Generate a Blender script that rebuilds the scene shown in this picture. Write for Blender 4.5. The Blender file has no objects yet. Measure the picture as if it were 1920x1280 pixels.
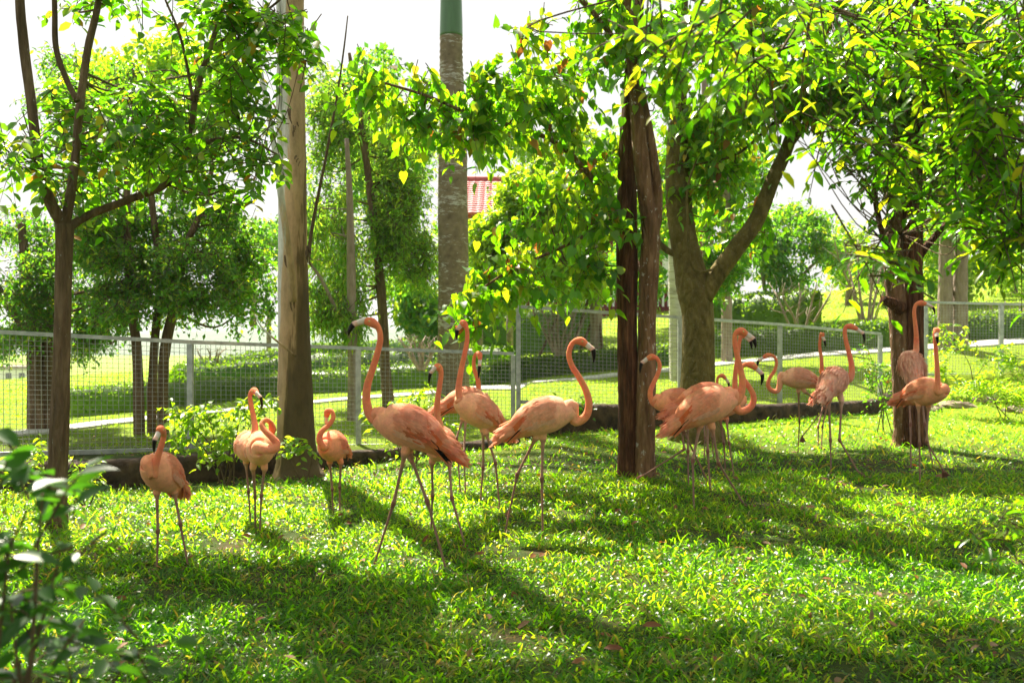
import bpy, math, random
import numpy as np
from mathutils import Vector, Matrix, kdtree
rng = np.random.default_rng(7); random.seed(7)
R = math.radians
S = bpy.context.scene
C = S.collection
# ------------------------------------------------------------------ camera, sky, sun, exposure
F = 1867.0; CAMZ = 1.3; PITCH = math.atan(20/F)
cd = bpy.data.cameras.new('camera'); cam = bpy.data.objects.new('camera', cd); C.objects.link(cam)
cam.location = (0, 0, CAMZ); cam.rotation_euler = (R(90)-PITCH, 0, 0)
cd.sensor_width = 36; cd.lens = 36*F/1920; cd.clip_start = .05; cd.clip_end = 9000
cd.dof.use_dof = True; cd.dof.focus_distance = 6.6; cd.dof.aperture_fstop = 4.0
S.camera = cam
SUN_EL = 54; SUN_AZ = -24           # degrees; azimuth from straight ahead (+Y), negative = to the left
w = bpy.data.worlds.new('World'); S.world = w; w.use_nodes = True
nt = w.node_tree; nt.nodes.clear()
sky = nt.nodes.new('ShaderNodeTexSky'); sky.sky_type = 'NISHITA'; sky.sun_disc = False
sky.sun_elevation = R(SUN_EL); sky.sun_rotation = R(SUN_AZ); sky.dust_density = 4; sky.air_density = 1.2
mx = nt.nodes.new('ShaderNodeMixRGB'); mx.inputs[0].default_value = .8; mx.inputs[2].default_value = (10.4, 10.3, 10.0, 1)  # thin white cloud veil
bg = nt.nodes.new('ShaderNodeBackground'); bg.inputs[1].default_value = .0305
wo = nt.nodes.new('ShaderNodeOutputWorld')
nt.links.new(sky.outputs[0], mx.inputs[1]); nt.links.new(mx.outputs[0], bg.inputs[0]); nt.links.new(bg.outputs[0], wo.inputs[0])
sl = bpy.data.lights.new('sun', 'SUN'); sl.energy = 5.0; sl.angle = R(.6); sl.color = (1, .91, .75)
sun = bpy.data.objects.new('sun', sl); C.objects.link(sun)
sd = Vector((math.sin(R(SUN_AZ))*math.cos(R(SUN_EL)), math.cos(R(SUN_AZ))*math.cos(R(SUN_EL)), math.sin(R(SUN_EL))))
sun.rotation_euler = sd.to_track_quat('Z', 'Y').to_euler()
S.view_settings.view_transform = 'Standard'; S.view_settings.look = 'None'; S.view_settings.gamma = 1
S.view_settings.exposure = 1.82
S.render.engine = 'CYCLES'
S.cycles.max_bounces = 8; S.cycles.transmission_bounces = 5; S.cycles.diffuse_bounces = 4; S.cycles.glossy_bounces = 2
S.cycles.transparent_max_bounces = 4; S.cycles.use_denoising = True; S.cycles.caustics_reflective = False; S.cycles.caustics_refractive = False
S.cycles.sample_clamp_indirect = 4

# ------------------------------------------------------------------ maths helpers
CP, SP = math.cos(PITCH), math.sin(PITCH)
def P(px, py, D):
    """world point seen at photo pixel (1920x1280) at distance D along +Y"""
    dx = (px-960)/F; dz = (640-py)/F
    y = CP+SP*dz; z = -SP+CP*dz
    k = D/y
    return np.array((dx*k, D, CAMZ+z*k))
def sm(t): t = np.clip(t, 0, 1); return t*t*(3-2*t)
PXC = [-900, 170, 440, 700, 960, 978, 992, 1050, 1450, 1640, 1760, 1920, 2600]
YW = [8.6, 9.3, 10, 11, 12, 12.05, 12.1, 12.3, 13.8, 15, 16.4, 16.8, 17.5]
ZB = [-.2, -.19, -.2, -.17, -.08, -.05, -.02, .03, .07, .05, .30, .45, .5]
ZT = [.06, .045, .04, -.06, -.03, -.02, .35, .36, .25, .22, .55, .57, .6]
P2 = [-900, 0, 362, 524, 800, 960, 1150, 1400, 1550, 1900, 2800]
Z20 = [-.3, -.15, -.10, -.02, .20, .33, .5, .7, .85, 1.1, 1.3]
Z45 = [-1.6, -1.0, -.48, .14, .82, 1.6, 2.0, 2.4, 2.75, 3.5, 5]
Z90 = [-14, -13, -9, -7, -3, 0, 2, 3.2, 5.2, 8.5, 12]
def vnoise(x, y, s=1.0, seed=0):
    x = np.asarray(x)*s+seed*17.3; y = np.asarray(y)*s+seed*5.1
    return (np.sin(x*1.7+1.3*np.sin(y*1.1))+np.sin(y*2.1+1.7*np.sin(x*.9+2))+np.sin((x+y)*3.1+np.sin(x*2.3-y)))/3
def H(x, y):
    x = np.asarray(x, float); y = np.asarray(y, float)
    yy = np.maximum(y, 2.5)
    px = 960+F*x/yy
    yw = np.interp(px, PXC, YW); zb = np.interp(px, PXC, ZB); zt = np.interp(px, PXC, ZT)
    zin = zb*sm((y-(yw-3.2))/3.2)+.018*vnoise(x, y, 1.1)
    z20 = np.interp(px, P2, Z20); z45 = np.interp(px, P2, Z45); z90 = np.interp(px, P2, Z90)
    zo = zt+(z20-zt)*np.clip((y-yw-.8)/(20-yw-.8), 0, 1)
    zo = np.where(y > 20, z20+(z45-z20)*np.clip((y-20)/25, 0, 1), zo)
    zo = np.where(y > 45, z45+(z90-z45)*sm((y-45)/60), zo)
    zo = zo+.03*vnoise(x, y, .35, 2)*np.clip((y-16)/10, 0, 1)
    far = np.clip((y-110)/300, 0, 1); zo = zo*(1-far)+(-14)*far
    t = sm((y-yw-.06)/.2)
    return zin*(1-t)+zo*t
def G(px, py, dmin=2.5, dmax=120):
    """ground point seen at a photo pixel"""
    ds = np.concatenate([np.arange(dmin, 25, .02), np.arange(25, dmax, .1)])
    dx = (px-960)/F; dz = (640-py)/F; y = CP+SP*dz; z = -SP+CP*dz
    zs = CAMZ+z/y*ds
    hs = H(dx/y*ds, ds)
    i = np.argmax(zs < hs) if (zs < hs).any() else len(ds)-1
    return P(px, py, ds[i])
def unit(v): v = np.asarray(v, float); return v/(np.linalg.norm(v, axis=-1, keepdims=True)+1e-9)

# ------------------------------------------------------------------ object helpers
def tag(o, label=None, cat=None, group=None, kind=None):
    if label: o['label'] = label
    if cat: o['category'] = cat
    if group: o['group'] = group
    if kind: o['kind'] = kind
    return o
def empty(name, loc, label, cat, group=None):
    o = bpy.data.objects.new(name, None); C.objects.link(o); o.location = loc; o.empty_display_size = .1
    return tag(o, label, cat, group)
def mesh_np(name, V, faces, mats=(), parent=None, smooth=True, mi=None, pt=None, col=None):
    """V (n,3) world; faces: list of int arrays (m,k) ; pt: dict of float point attributes; col: (n,3)"""
    V = np.asarray(V, np.float32)
    if parent is not None: V = V-np.array(parent.location, np.float32)
    me = bpy.data.meshes.new(name)
    faces = [np.asarray(f, np.int32) for f in faces if len(f)]
    loops = np.concatenate([f.ravel() for f in faces]); tot = np.concatenate([np.full(len(f), f.shape[1], np.int32) for f in faces])
    start = np.concatenate([[0], np.cumsum(tot)[:-1]]).astype(np.int32)
    me.vertices.add(len(V)); me.vertices.foreach_set('co', V.ravel())
    me.loops.add(len(loops)); me.loops.foreach_set('vertex_index', loops.astype(np.int32))
    me.polygons.add(len(tot)); me.polygons.foreach_set('loop_start', start); me.polygons.foreach_set('loop_total', tot)
    if mi is not None: me.polygons.foreach_set('material_index', np.asarray(mi, np.int32))
    me.polygons.foreach_set('use_smooth', np.full(len(tot), smooth))
    me.update(calc_edges=True)
    for m in mats: me.materials.append(m)
    if pt:
        for k, v in pt.items():
            a = me.attributes.new(k, 'FLOAT', 'POINT'); a.data.foreach_set('value', np.asarray(v, np.float32))
    if col is not None:
        a = me.attributes.new('col', 'FLOAT_COLOR', 'POINT')
        a.data.foreach_set('color', np.concatenate([col, np.ones((len(col), 1))], 1).astype(np.float32).ravel())
    o = bpy.data.objects.new(name, me); C.objects.link(o)
    if parent is not None: o.parent = parent
    return o
class MB:
    def __init__(s): s.V = []; s.Q = []; s.T = []; s.n = 0; s.c = []
    def add(s, V, quads=(), tris=(), col=None):
        V = np.asarray(V, float)
        if len(quads): s.Q.append(np.asarray(quads, np.int32).reshape(-1, 4)+s.n)
        if len(tris): s.T.append(np.asarray(tris, np.int32).reshape(-1, 3)+s.n)
        s.V.append(V); s.n += len(V)
        if col is not None:
            col = np.asarray(col, float); s.c.append(np.broadcast_to(col, (len(V), 3)) if col.ndim == 1 else col)
    def box(s, c, sz, axes=None, col=None):
        A = np.eye(3) if axes is None else np.asarray(axes)
        k = np.array([(x, y, z) for x in (-.5, .5) for y in (-.5, .5) for z in (-.5, .5)])*np.array(sz)
        s.add(np.asarray(c)+k@A, [(0, 1, 3, 2), (4, 6, 7, 5), (0, 4, 5, 1), (2, 3, 7, 6), (0, 2, 6, 4), (1, 5, 7, 3)], col=col)
    def bar(s, a, b, w, h=None, col=None):
        a = np.asarray(a, float); b = np.asarray(b, float); d = b-a; L = np.linalg.norm(d); d = d/L
        up = np.array((0, 0, 1.)) if abs(d[2]) < .9 else np.array((0, 1., 0)); sd_ = unit(np.cross(d, up)); u2 = np.cross(sd_, d)
        s.box((a+b)/2, (L, w, h or w), (d, sd_, u2), col)
    def tube(s, pts, rad, n=8, cap=True, rough=0, col=None):
        V, Qs, Ts = tube(pts, rad, n, cap, rough); s.add(V, Qs, Ts, col)
    def build(s, name, mats, parent=None, smooth=True, pt=None):
        if not isinstance(mats, (list, tuple)): mats = [mats]
        V = np.concatenate(s.V)
        fs = []
        if s.Q: fs.append(np.concatenate(s.Q))
        if s.T: fs.append(np.concatenate(s.T))
        return mesh_np(name, V, fs, mats, parent, smooth, pt=pt, col=np.concatenate(s.c) if s.c else None)
def frames(pts, ref=None):
    pts = np.asarray(pts, float); t = unit(np.gradient(pts, axis=0))
    a = np.array(ref if ref is not None else ((1, 0, 0) if abs(t[0][0]) < .8 else (0, 1, 0)), float)
    N = []
    for i in range(len(pts)):
        a = unit(a-t[i]*np.dot(a, t[i])); N.append(a)
    N = np.array(N); return t, N, np.cross(t, N)
def tube(pts, rad, n=8, cap=True, rough=0, ref=None, rad2=None):
    pts = np.asarray(pts, float); rad = np.asarray(rad, float); rad2 = rad if rad2 is None else np.asarray(rad2, float)
    t, N, B = frames(pts, ref); m = len(pts)
    th = np.arange(n)/n*2*math.pi
    r = np.ones((m, n))
    if rough:
        ph = rng.random(4)*6
        arc = np.concatenate([[0], np.cumsum(np.linalg.norm(np.diff(pts, axis=0), axis=1))])[:, None]
        r += rough*(np.sin(3*th[None]+ph[0]+arc*1.3)+.7*np.sin(5*th[None]+ph[1]-arc*2.7)+.6*np.sin(2*th[None]+arc*6+ph[2])+.8*rng.normal(size=(m, n))*.6)/2
    V = pts[:, None]+N[:, None]*(np.cos(th)[None, :, None]*(rad[:, None]*r)[..., None])+B[:, None]*(np.sin(th)[None, :, None]*(rad2[:, None]*r)[..., None])
    V = V.reshape(-1, 3)
    i = np.arange(m-1)[:, None]*n; j = np.arange(n)[None]; k = (j+1) % n
    Q = np.stack([i+j, i+k, i+n+k, i+n+j], -1).reshape(-1, 4)
    T = []
    if cap:
        V = np.concatenate([V, pts[:1], pts[-1:]]); a, b = m*n, m*n+1
        T = [(a, (q+1) % n, q) for q in range(n)]+[(b, (m-1)*n+q, (m-1)*n+(q+1) % n) for q in range(n)]
    return V, Q, T
def spline(pts, k=6):
    """Catmull-Rom through rows of any width"""
    p = np.asarray(pts, float)
    if len(p) < 3:
        t = np.linspace(0, 1, k+1)[:, None]; return p[0]*(1-t)+p[-1]*t
    q = np.vstack([2*p[0]-p[1], p, 2*p[-1]-p[-2]]); out = []
    for i in range(1, len(q)-2):
        for t in np.arange(k)/k:
            a, b, c, d = q[i-1:i+3]
            out.append(.5*((2*b)+(-a+c)*t+(2*a-5*b+4*c-d)*t*t+(-a+3*b-3*c+d)*t**3))
    out.append(q[-2]); return np.array(out)

# ------------------------------------------------------------------ materials
def newmat(name):
    m = bpy.data.materials.new(name); m.use_nodes = True; n = m.node_tree.nodes
    return m, n, m.node_tree.links, n['Principled BSDF'], n['Material Output']
def ramp(n, stops):
    r = n.new('ShaderNodeValToRGB'); e = r.color_ramp.elements
    while len(e) > 1: e.remove(e[0])
    e[0].position = stops[0][0]; e[0].color = (*stops[0][1], 1)
    for p, c in stops[1:]:
        x = e.new(p); x.color = (*c, 1)
    return r
def mth(n, l, op, a, b):
    x = n.new('ShaderNodeMath'); x.operation = op
    for i, v in enumerate((a, b)):
        if v is None: continue
        if isinstance(v, (int, float)): x.inputs[i].default_value = v
        else: l.new(v, x.inputs[i])
    return x.outputs[0]
def noise(n, l, scale, detail=4, vec=None, rough=.6):
    t = n.new('ShaderNodeTexNoise'); t.inputs['Scale'].default_value = scale; t.inputs['Detail'].default_value = detail; t.inputs['Roughness'].default_value = rough
    if vec is not None: l.new(vec, t.inputs['Vector'])
    return t.outputs[0]
def coords(n, l, sc=(1, 1, 1)):
    t = n.new('ShaderNodeTexCoord'); m = n.new('ShaderNodeMapping'); m.inputs['Scale'].default_value = sc
    l.new(t.outputs['Object'], m.inputs[0]); return m.outputs[0]
def bump(n, l, h, b, strength=.5, dist=.01):
    x = n.new('ShaderNodeBump'); x.inputs['Strength'].default_value = strength; x.inputs['Distance'].default_value = dist
    l.new(h, x.inputs['Height']); l.new(x.outputs[0], b.inputs['Normal']); return x
def leafmat(name, stops, tstops, trans=.5, rough=.42, spec=.5):
    m, n, l, b, out = newmat(name)
    at = n.new('ShaderNodeAttribute'); at.attribute_name = 'rnd'
    oi = n.new('ShaderNodeObjectInfo')
    f = mth(n, l, 'FRACT', mth(n, l, 'ADD', at.outputs['Fac'], oi.outputs['Random']), None)
    r1 = ramp(n, stops); r2 = ramp(n, tstops); l.new(f, r1.inputs[0]); l.new(f, r2.inputs[0])
    nz = noise(n, l, 30, 3, coords(n, l)); hs = n.new('ShaderNodeHueSaturation'); l.new(r1.outputs[0], hs.inputs['Color'])
    l.new(mth(n, l, 'ADD', mth(n, l, 'MULTIPLY', nz, .7), .65), hs.inputs['Value'])
    l.new(hs.outputs[0], b.inputs['Base Color']); b.inputs['Roughness'].default_value = rough; b.inputs['Specular IOR Level'].default_value = spec
    tr = n.new('ShaderNodeBsdfTranslucent'); l.new(r2.outputs[0], tr.inputs[0])
    mx = n.new('ShaderNodeMixShader'); mx.inputs[0].default_value = trans
    l.new(b.outputs[0], mx.inputs[1]); l.new(tr.outputs[0], mx.inputs[2]); l.new(mx.outputs[0], out.inputs[0])
    return m
M = {}
M['grass'] = leafmat('grass_blade', [(0, (.018, .075, .003)), (.5, (.034, .12, .004)), (.85, (.08, .16, .007)), (.97, (.2, .2, .04)), (1, (.3, .2, .08))],
                     [(0, (.22, .62, .004)), (.5, (.38, .82, .005)), (.9, (.58, .88, .008)), (1, (.7, .42, .05))], .6, .3, .35)
M['lawn'] = leafmat('lawn_blade', [(0, (.09, .17, .008)), (1, (.2, .28, .012))], [(0, (.38, .70, .006)), (1, (.60, .88, .01))], .5, .5, .4)
M['leaf_a'] = leafmat('leaf_pinnate', [(0, (.035, .08, .012)), (.6, (.06, .13, .015)), (.93, (.1, .17, .02)), (.96, (.3, .22, .02)), (1, (.25, .1, .02))],
                      [(0, (.12, .44, .004)), (.6, (.27, .66, .005)), (.93, (.5, .75, .03)), (.97, (.8, .6, .02)), (1, (.5, .2, .02))], .5)
M['leaf_b'] = leafmat('leaf_heart', [(0, (.035, .09, .012)), (.5, (.06, .14, .012)), (.95, (.11, .19, .02)), (.975, (.25, .12, .03)), (1, (.2, .06, .02))],
                      [(0, (.16, .52, .004)), (.5, (.33, .74, .005)), (.95, (.66, .8, .015)), (.98, (.7, .3, .03)), (1, (.4, .12, .02))], .56)
M['leaf_c'] = leafmat('leaf_ficus', [(0, (.025, .07, .006)), (.6, (.05, .12, .008)), (.95, (.1, .17, .02)), (1, (.28, .24, .03))],
                      [(0, (.09, .36, .004)), (.6, (.22, .58, .005)), (.95, (.5, .7, .03)), (1, (.8, .65, .03))], .5, .3, .5)
M['leaf_d'] = leafmat('leaf_eucalyptus', [(0, (.04, .09, .03)), (.7, (.07, .15, .03)), (1, (.16, .2, .05))],
                      [(0, (.24, .58, .03)), (.7, (.42, .76, .03)), (1, (.7, .8, .04))], .58)
M['leaf_e'] = leafmat('leaf_far', [(0, (.04, .085, .025)), (.7, (.06, .13, .03)), (1, (.12, .17, .04))],
                      [(0, (.12, .42, .012)), (.7, (.27, .66, .012)), (1, (.65, .75, .02))], .55)
M['leaf_g'] = leafmat('leaf_shrub', [(0, (.07, .14, .015)), (.7, (.1, .2, .02)), (1, (.18, .24, .03))],
                      [(0, (.36, .7, .01)), (.7, (.55, .84, .012)), (1, (.78, .85, .03))], .55)
M['leaf_f'] = leafmat('leaf_glossy_bough', [(0, (.03, .08, .006)), (.6, (.06, .14, .008)), (.95, (.12, .19, .01)), (1, (.3, .24, .03))], [(0, (.12, .46, .004)), (.6, (.30, .70, .006)), (.95, (.62, .8, .01)), (1, (.85, .6, .02))], .58, .25, .6)
M['leaf_h'] = leafmat('leaf_shaded_bush', [(0, (.02, .06, .012)), (.9, (.035, .10, .015)), (1, (.06, .12, .02))], [(0, (.05, .22, .01)), (1, (.14, .4, .012))], .4, .35, .5)  # leaf colours darkened to stand in for the shade over the bush
M['hedge'] = leafmat('hedge_leaf', [(0, (.03, .07, .015)), (.7, (.05, .11, .015)), (1, (.1, .17, .03))],
                     [(0, (.16, .4, .008)), (1, (.4, .62, .01))], .42)
M['dry'] = leafmat('dry_leaf', [(0, (.14, .045, .018)), (.5, (.22, .09, .03)), (1, (.2, .13, .07))],
                   [(0, (.4, .09, .015)), (.5, (.5, .2, .03)), (1, (.35, .25, .1))], .25, .6, .3)
def barkmat(name, c1, c2, c3, sc=(14, 14, 2.2), bs=.9, lich=None, rings=0):
    m, n, l, b, out = newmat(name)
    v = coords(n, l, sc); nz = noise(n, l, 1.0, 7, v, .7)
    r = ramp(n, [(.28, c1), (.5, c2), (.72, c3)]); l.new(nz, r.inputs[0]); colo = r.outputs[0]
    if lich:
        v2 = coords(n, l, lich[1]); z = noise(n, l, 1, 5, v2, .65)
        rr = ramp(n, [(lich[2], (0, 0, 0)), (lich[2]+.06, (1, 1, 1))]); l.new(z, rr.inputs[0])
        mx = n.new('ShaderNodeMixRGB'); l.new(rr.outputs[0], mx.inputs[0]); l.new(colo, mx.inputs[1]); mx.inputs[2].default_value = (*lich[0], 1); colo = mx.outputs[0]
    l.new(colo, b.inputs['Base Color']); b.inputs['Roughness'].default_value = .9; b.inputs['Specular IOR Level'].default_value = .2
    vo = n.new('ShaderNodeTexVoronoi'); vo.feature = 'DISTANCE_TO_EDGE'; vo.inputs['Scale'].default_value = 1.3; l.new(v, vo.inputs['Vector'])
    h = mth(n, l, 'ADD', nz, mth(n, l, 'MULTIPLY', mth(n, l, 'MINIMUM', vo.outputs[0], .3), 1.5)); bump(n, l, h, b, bs, .06)
    return m
M['bark_brown'] = barkmat('bark_brown', (.06, .04, .022), (.16, .105, .06), (.29, .2, .12), lich=((.36, .36, .3), (30, 30, 12), .66))
M['bark_dark'] = barkmat('bark_dark_red', (.022, .011, .006), (.11, .046, .022), (.30, .135, .06), sc=(26, 26, 2.6), bs=1)
M['bark_spot'] = barkmat('bark_spotted', (.06, .032, .016), (.20, .11, .055), (.38, .23, .125), lich=((.5, .45, .38), (22, 22, 14), .60))
M['bark_moss'] = barkmat('bark_mossy', (.06, .048, .014), (.15, .115, .035), (.26, .2, .07), sc=(8, 8, 4), lich=((.22, .2, .1), (40, 40, 40), .6))
M['bark_twig'] = barkmat('bark_twig', (.06, .04, .025), (.13, .09, .05), (.2, .15, .09), sc=(20, 20, 5), bs=.4)
M['bark_grey'] = barkmat('bark_grey', (.16, .12, .09), (.27, .21, .16), (.36, .30, .24), sc=(9, 9, 3), bs=.5)
M['bark_white'] = barkmat('bark_white', (.2, .17, .13), (.5, .48, .43), (.6, .58, .54), sc=(3, 3, 22), bs=.5)
def eucmat():
    m, n, l, b, out = newmat('bark_peeling_eucalyptus')
    v = coords(n, l, (5, 5, .55)); nz = noise(n, l, 1, 6, v, .6)
    tc = n.new('ShaderNodeTexCoord'); sx = n.new('ShaderNodeSeparateXYZ'); l.new(tc.outputs['Object'], sx.inputs[0])
    # patch factor: stays rough low on the trunk, smooth white higher up, a tan strip down the right side
    k = mth(n, l, 'SUBTRACT', mth(n, l, 'MULTIPLY', sx.outputs['Z'], .42), .22)
    side = mth(n, l, 'MULTIPLY', mth(n, l, 'ADD', sx.outputs['X'], .03), -3.9)
    k = mth(n, l, 'MINIMUM', k, .74)
    f = mth(n, l, 'ADD', mth(n, l, 'ADD', k, side), mth(n, l, 'MULTIPLY', mth(n, l, 'SUBTRACT', nz, .5), 1.7))
    r1 = ramp(n, [(.08, (.10, .062, .022)), (.22, (.19, .12, .045)), (.28, (.42, .27, .14)), (.75, (.56, .38, .23)), (.83, (.64, .6, .55)), (1, (.7, .69, .68))])
    l.new(f, r1.inputs[0])
    mx = n.new('ShaderNodeMixRGB'); mx.blend_type = 'MULTIPLY'; mx.inputs[0].default_value = .7; l.new(r1.outputs[0], mx.inputs[1])
    rr = ramp(n, [(.3, (.45, .45, .4)), (.55, (1, 1, 1))]); l.new(noise(n, l, 1, 6, coords(n, l, (14, 14, 5)), .7), rr.inputs[0]); l.new(rr.outputs[0], mx.inputs[2])
    l.new(mx.outputs[0], b.inputs['Base Color']); b.inputs['Roughness'].default_value = .8
    bump(n, l, mth(n, l, 'ADD', nz, noise(n, l, 1, 6, coords(n, l, (16, 16, 4)), .7)), b, .8, .03)
    return m
M['euc'] = eucmat()
def palmmat(green=False):
    m, n, l, b, out = newmat('palm_crownshaft' if green else 'bark_palm_rings')
    if green:
        r = ramp(n, [(.3, (.05, .12, .05)), (.7, (.09, .2, .09))]); l.new(noise(n, l, 1, 4, coords(n, l, (8, 8, 1))), r.inputs[0])
        l.new(r.outputs[0], b.inputs['Base Color']); b.inputs['Roughness'].default_value = .35; return m
    r = ramp(n, [(.3, (.13, .095, .055)), (.7, (.25, .19, .12))]); l.new(noise(n, l, 1, 6, coords(n, l, (10, 10, 10))), r.inputs[0])
    z = noise(n, l, 1, 5, coords(n, l, (8, 8, 34)), .7); band = noise(n, l, 1, 2, coords(n, l, (.1, .1, 2.6)))
    rr = ramp(n, [(.60, (0, 0, 0)), (.70, (1, 1, 1))]); l.new(mth(n, l, 'ADD', z, mth(n, l, 'MULTIPLY', mth(n, l, 'SUBTRACT', band, .46), 1.0)), rr.inputs[0])
    mx = n.new('ShaderNodeMixRGB'); l.new(rr.outputs[0], mx.inputs[0]); l.new(r.outputs[0], mx.inputs[1]); mx.inputs[2].default_value = (.46, .44, .40, 1)
    l.new(mx.outputs[0], b.inputs['Base Color']); b.inputs['Roughness'].default_value = .85
    bump(n, l, z, b, .5, .02)
    return m
M['palm'] = palmmat(); M['palm_green'] = palmmat(True)
def simple(name, c1, c2, scale=8, rough=.7, metal=0, bs=.2, bd=.01, det=5):
    m, n, l, b, out = newmat(name)
    nz = noise(n, l, scale, det, coords(n, l)); r = ramp(n, [(.35, c1), (.65, c2)]); l.new(nz, r.inputs[0])
    l.new(r.outputs[0], b.inputs['Base Color']); b.inputs['Roughness'].default_value = rough; b.inputs['Metallic'].default_value = metal
    if bs: bump(n, l, nz, b, bs, bd)
    return m
M['steel'] = simple('galvanised_steel', (.30, .32, .33), (.5, .52, .52), 12, .45, .5, .1)
M['wire'] = simple('mesh_wire', (.26, .25, .22), (.42, .41, .38), 12, .45, .3, 0)
M['wall'] = simple('mossy_wall_earth', (.018, .012, .008), (.10, .06, .035), 7, .95, 0, 1, .06, 9)
M['kerb'] = simple('weathered_concrete', (.16, .12, .08), (.32, .27, .2), 9, .9, 0, .6, .02)
M['path'] = simple('pale_concrete', (.42, .41, .38), (.56, .55, .52), 3, .85, 0, .2)
M['rock'] = simple('sandy_rock', (.16, .12, .08), (.36, .29, .2), 6, .9, 0, .8, .04, 8)
M['red'] = simple('red_painted_wall', (.16, .018, .02), (.22, .03, .03), 4, .7)
M['tile'] = simple('red_roof_tile', (.34, .055, .06), (.48, .10, .09), 5, .6)
M['white'] = simple('white_paint', (.7, .7, .68), (.8, .8, .78), 5, .6)
M['glass'] = simple('dark_glass', (.03, .04, .05), (.05, .06, .07), 2, .1, 0, 0)
M['hill'] = simple('hill_woodland', (.05, .09, .05), (.09, .13, .06), .02, 1, 0, 0)
M['eye'] = simple('eye_iris', (.7, .6, .2), (.8, .7, .25), 5, .1, 0, 0)
M['pupil'] = simple('eye_pupil', (.005, .005, .005), (.006, .006, .006), 5, .1, 0, 0)
def groundmat():
    m, n, l, b, out = newmat('grassy_ground')
    t = n.new('ShaderNodeTexCoord'); v = t.outputs['Object']
    sx = n.new('ShaderNodeSeparateXYZ'); l.new(v, sx.inputs[0])
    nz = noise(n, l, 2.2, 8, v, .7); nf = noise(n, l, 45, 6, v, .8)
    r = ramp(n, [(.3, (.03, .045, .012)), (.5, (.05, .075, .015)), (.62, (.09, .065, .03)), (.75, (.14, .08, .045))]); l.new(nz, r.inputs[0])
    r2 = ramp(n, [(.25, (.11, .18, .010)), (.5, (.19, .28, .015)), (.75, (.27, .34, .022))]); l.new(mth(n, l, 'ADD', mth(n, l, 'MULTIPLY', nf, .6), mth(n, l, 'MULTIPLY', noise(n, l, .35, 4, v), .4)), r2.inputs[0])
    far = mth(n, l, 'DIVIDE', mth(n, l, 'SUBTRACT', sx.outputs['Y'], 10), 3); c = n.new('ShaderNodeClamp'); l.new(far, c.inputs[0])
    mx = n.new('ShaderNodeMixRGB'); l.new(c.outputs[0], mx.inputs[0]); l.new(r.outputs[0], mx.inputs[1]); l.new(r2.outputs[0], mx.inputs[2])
    l.new(mx.outputs[0], b.inputs['Base Color']); b.inputs['Roughness'].default_value = .95; b.inputs['Specular IOR Level'].default_value = .15
    bump(n, l, nf, b, .8, .03)
    return m
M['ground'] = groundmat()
def plummat(name, rough=.85, trans=.0, bs=.6):
    m, n, l, b, out = newmat(name)
    at = n.new('ShaderNodeAttribute'); at.attribute_name = 'col'
    nz = noise(n, l, 38, 5, coords(n, l), .65); hs = n.new('ShaderNodeHueSaturation'); l.new(at.outputs['Color'], hs.inputs['Color'])
    l.new(mth(n, l, 'ADD', mth(n, l, 'MULTIPLY', noise(n, l, 9, 4, coords(n, l)), .06), .47), hs.inputs['Hue'])
    l.new(mth(n, l, 'ADD', mth(n, l, 'MULTIPLY', nz, .7), .65), hs.inputs['Value'])
    l.new(hs.outputs[0], b.inputs['Base Color']); b.inputs['Roughness'].default_value = rough; b.inputs['Specular IOR Level'].default_value = .12; b.inputs['Sheen Weight'].default_value = .25; b.inputs['Sheen Tint'].default_value = (1, .6, .45, 1)
    if bs: bump(n, l, noise(n, l, 110, 5, coords(n, l), .75), b, bs, .008)
    if trans:
        tr = n.new('ShaderNodeBsdfTranslucent'); l.new(hs.outputs[0], tr.inputs[0]); mx = n.new('ShaderNodeMixShader'); mx.inputs[0].default_value = trans
        l.new(b.outputs[0], mx.inputs[1]); l.new(tr.outputs[0], mx.inputs[2]); l.new(mx.outputs[0], out.inputs[0])
    else:
        b.inputs['Subsurface Weight'].default_value = .18; b.inputs['Subsurface Radius'].default_value = (.03, .012, .006); b.inputs['Subsurface Scale'].default_value = 1
    return m
M['plume'] = plummat('flamingo_plumage'); M['feather'] = plummat('flamingo_feather', .7, .42, .15); M['bill'] = plummat('flamingo_bill', .35, 0, 0)

# ------------------------------------------------------------------ terrain
def terrain():
    xs = np.unique(np.concatenate([np.arange(-11, 11.01, .11), np.sinh(np.linspace(-1, 1, 121)*6.2)*3.6]))
    ys = np.unique(np.concatenate([np.arange(-6, 2, .5), np.arange(2, 18, .09), np.arange(18, 60, .6), 60+np.sinh(np.linspace(0, 1, 60)*4.5)*40, [-300, -120, -50, -20, -10]]))
    X, Y = np.meshgrid(xs, ys); Z = H(X, Y)
    n = len(xs); i = np.arange(len(ys)-1)[:, None]*n; j = np.arange(n-1)[None]
    Q = np.stack([i+j, i+j+1, i+n+j+1, i+n+j], -1).reshape(-1, 4)
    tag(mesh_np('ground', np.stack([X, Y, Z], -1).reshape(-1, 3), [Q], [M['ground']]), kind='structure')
terrain()
def strip(name, pix, width, mat, lift=.03, sub=8):
    c = np.array([G(*p) for p in pix]); c = spline(c, sub); t = unit(np.gradient(c[:, :2], axis=0)); nrm = np.stack([-t[:, 1], t[:, 0]], -1)
    V = []
    for s, dz in ((-1, -.1), (-1, lift), (1, lift), (1, -.1)):
        p = c[:, :2]+nrm*s*width/2; z = H(p[:, 0], p[:, 1])+dz; V.append(np.column_stack([p, z]))
    V = np.stack(V, 1).reshape(-1, 3); m = len(c); Q = []
    for i in range(m-1):
        for k in range(3): Q.append((i*4+k, i*4+4+k, i*4+5+k, i*4+1+k))
    return mesh_np(name, V, [np.array(Q)], [mat], smooth=False)
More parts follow.
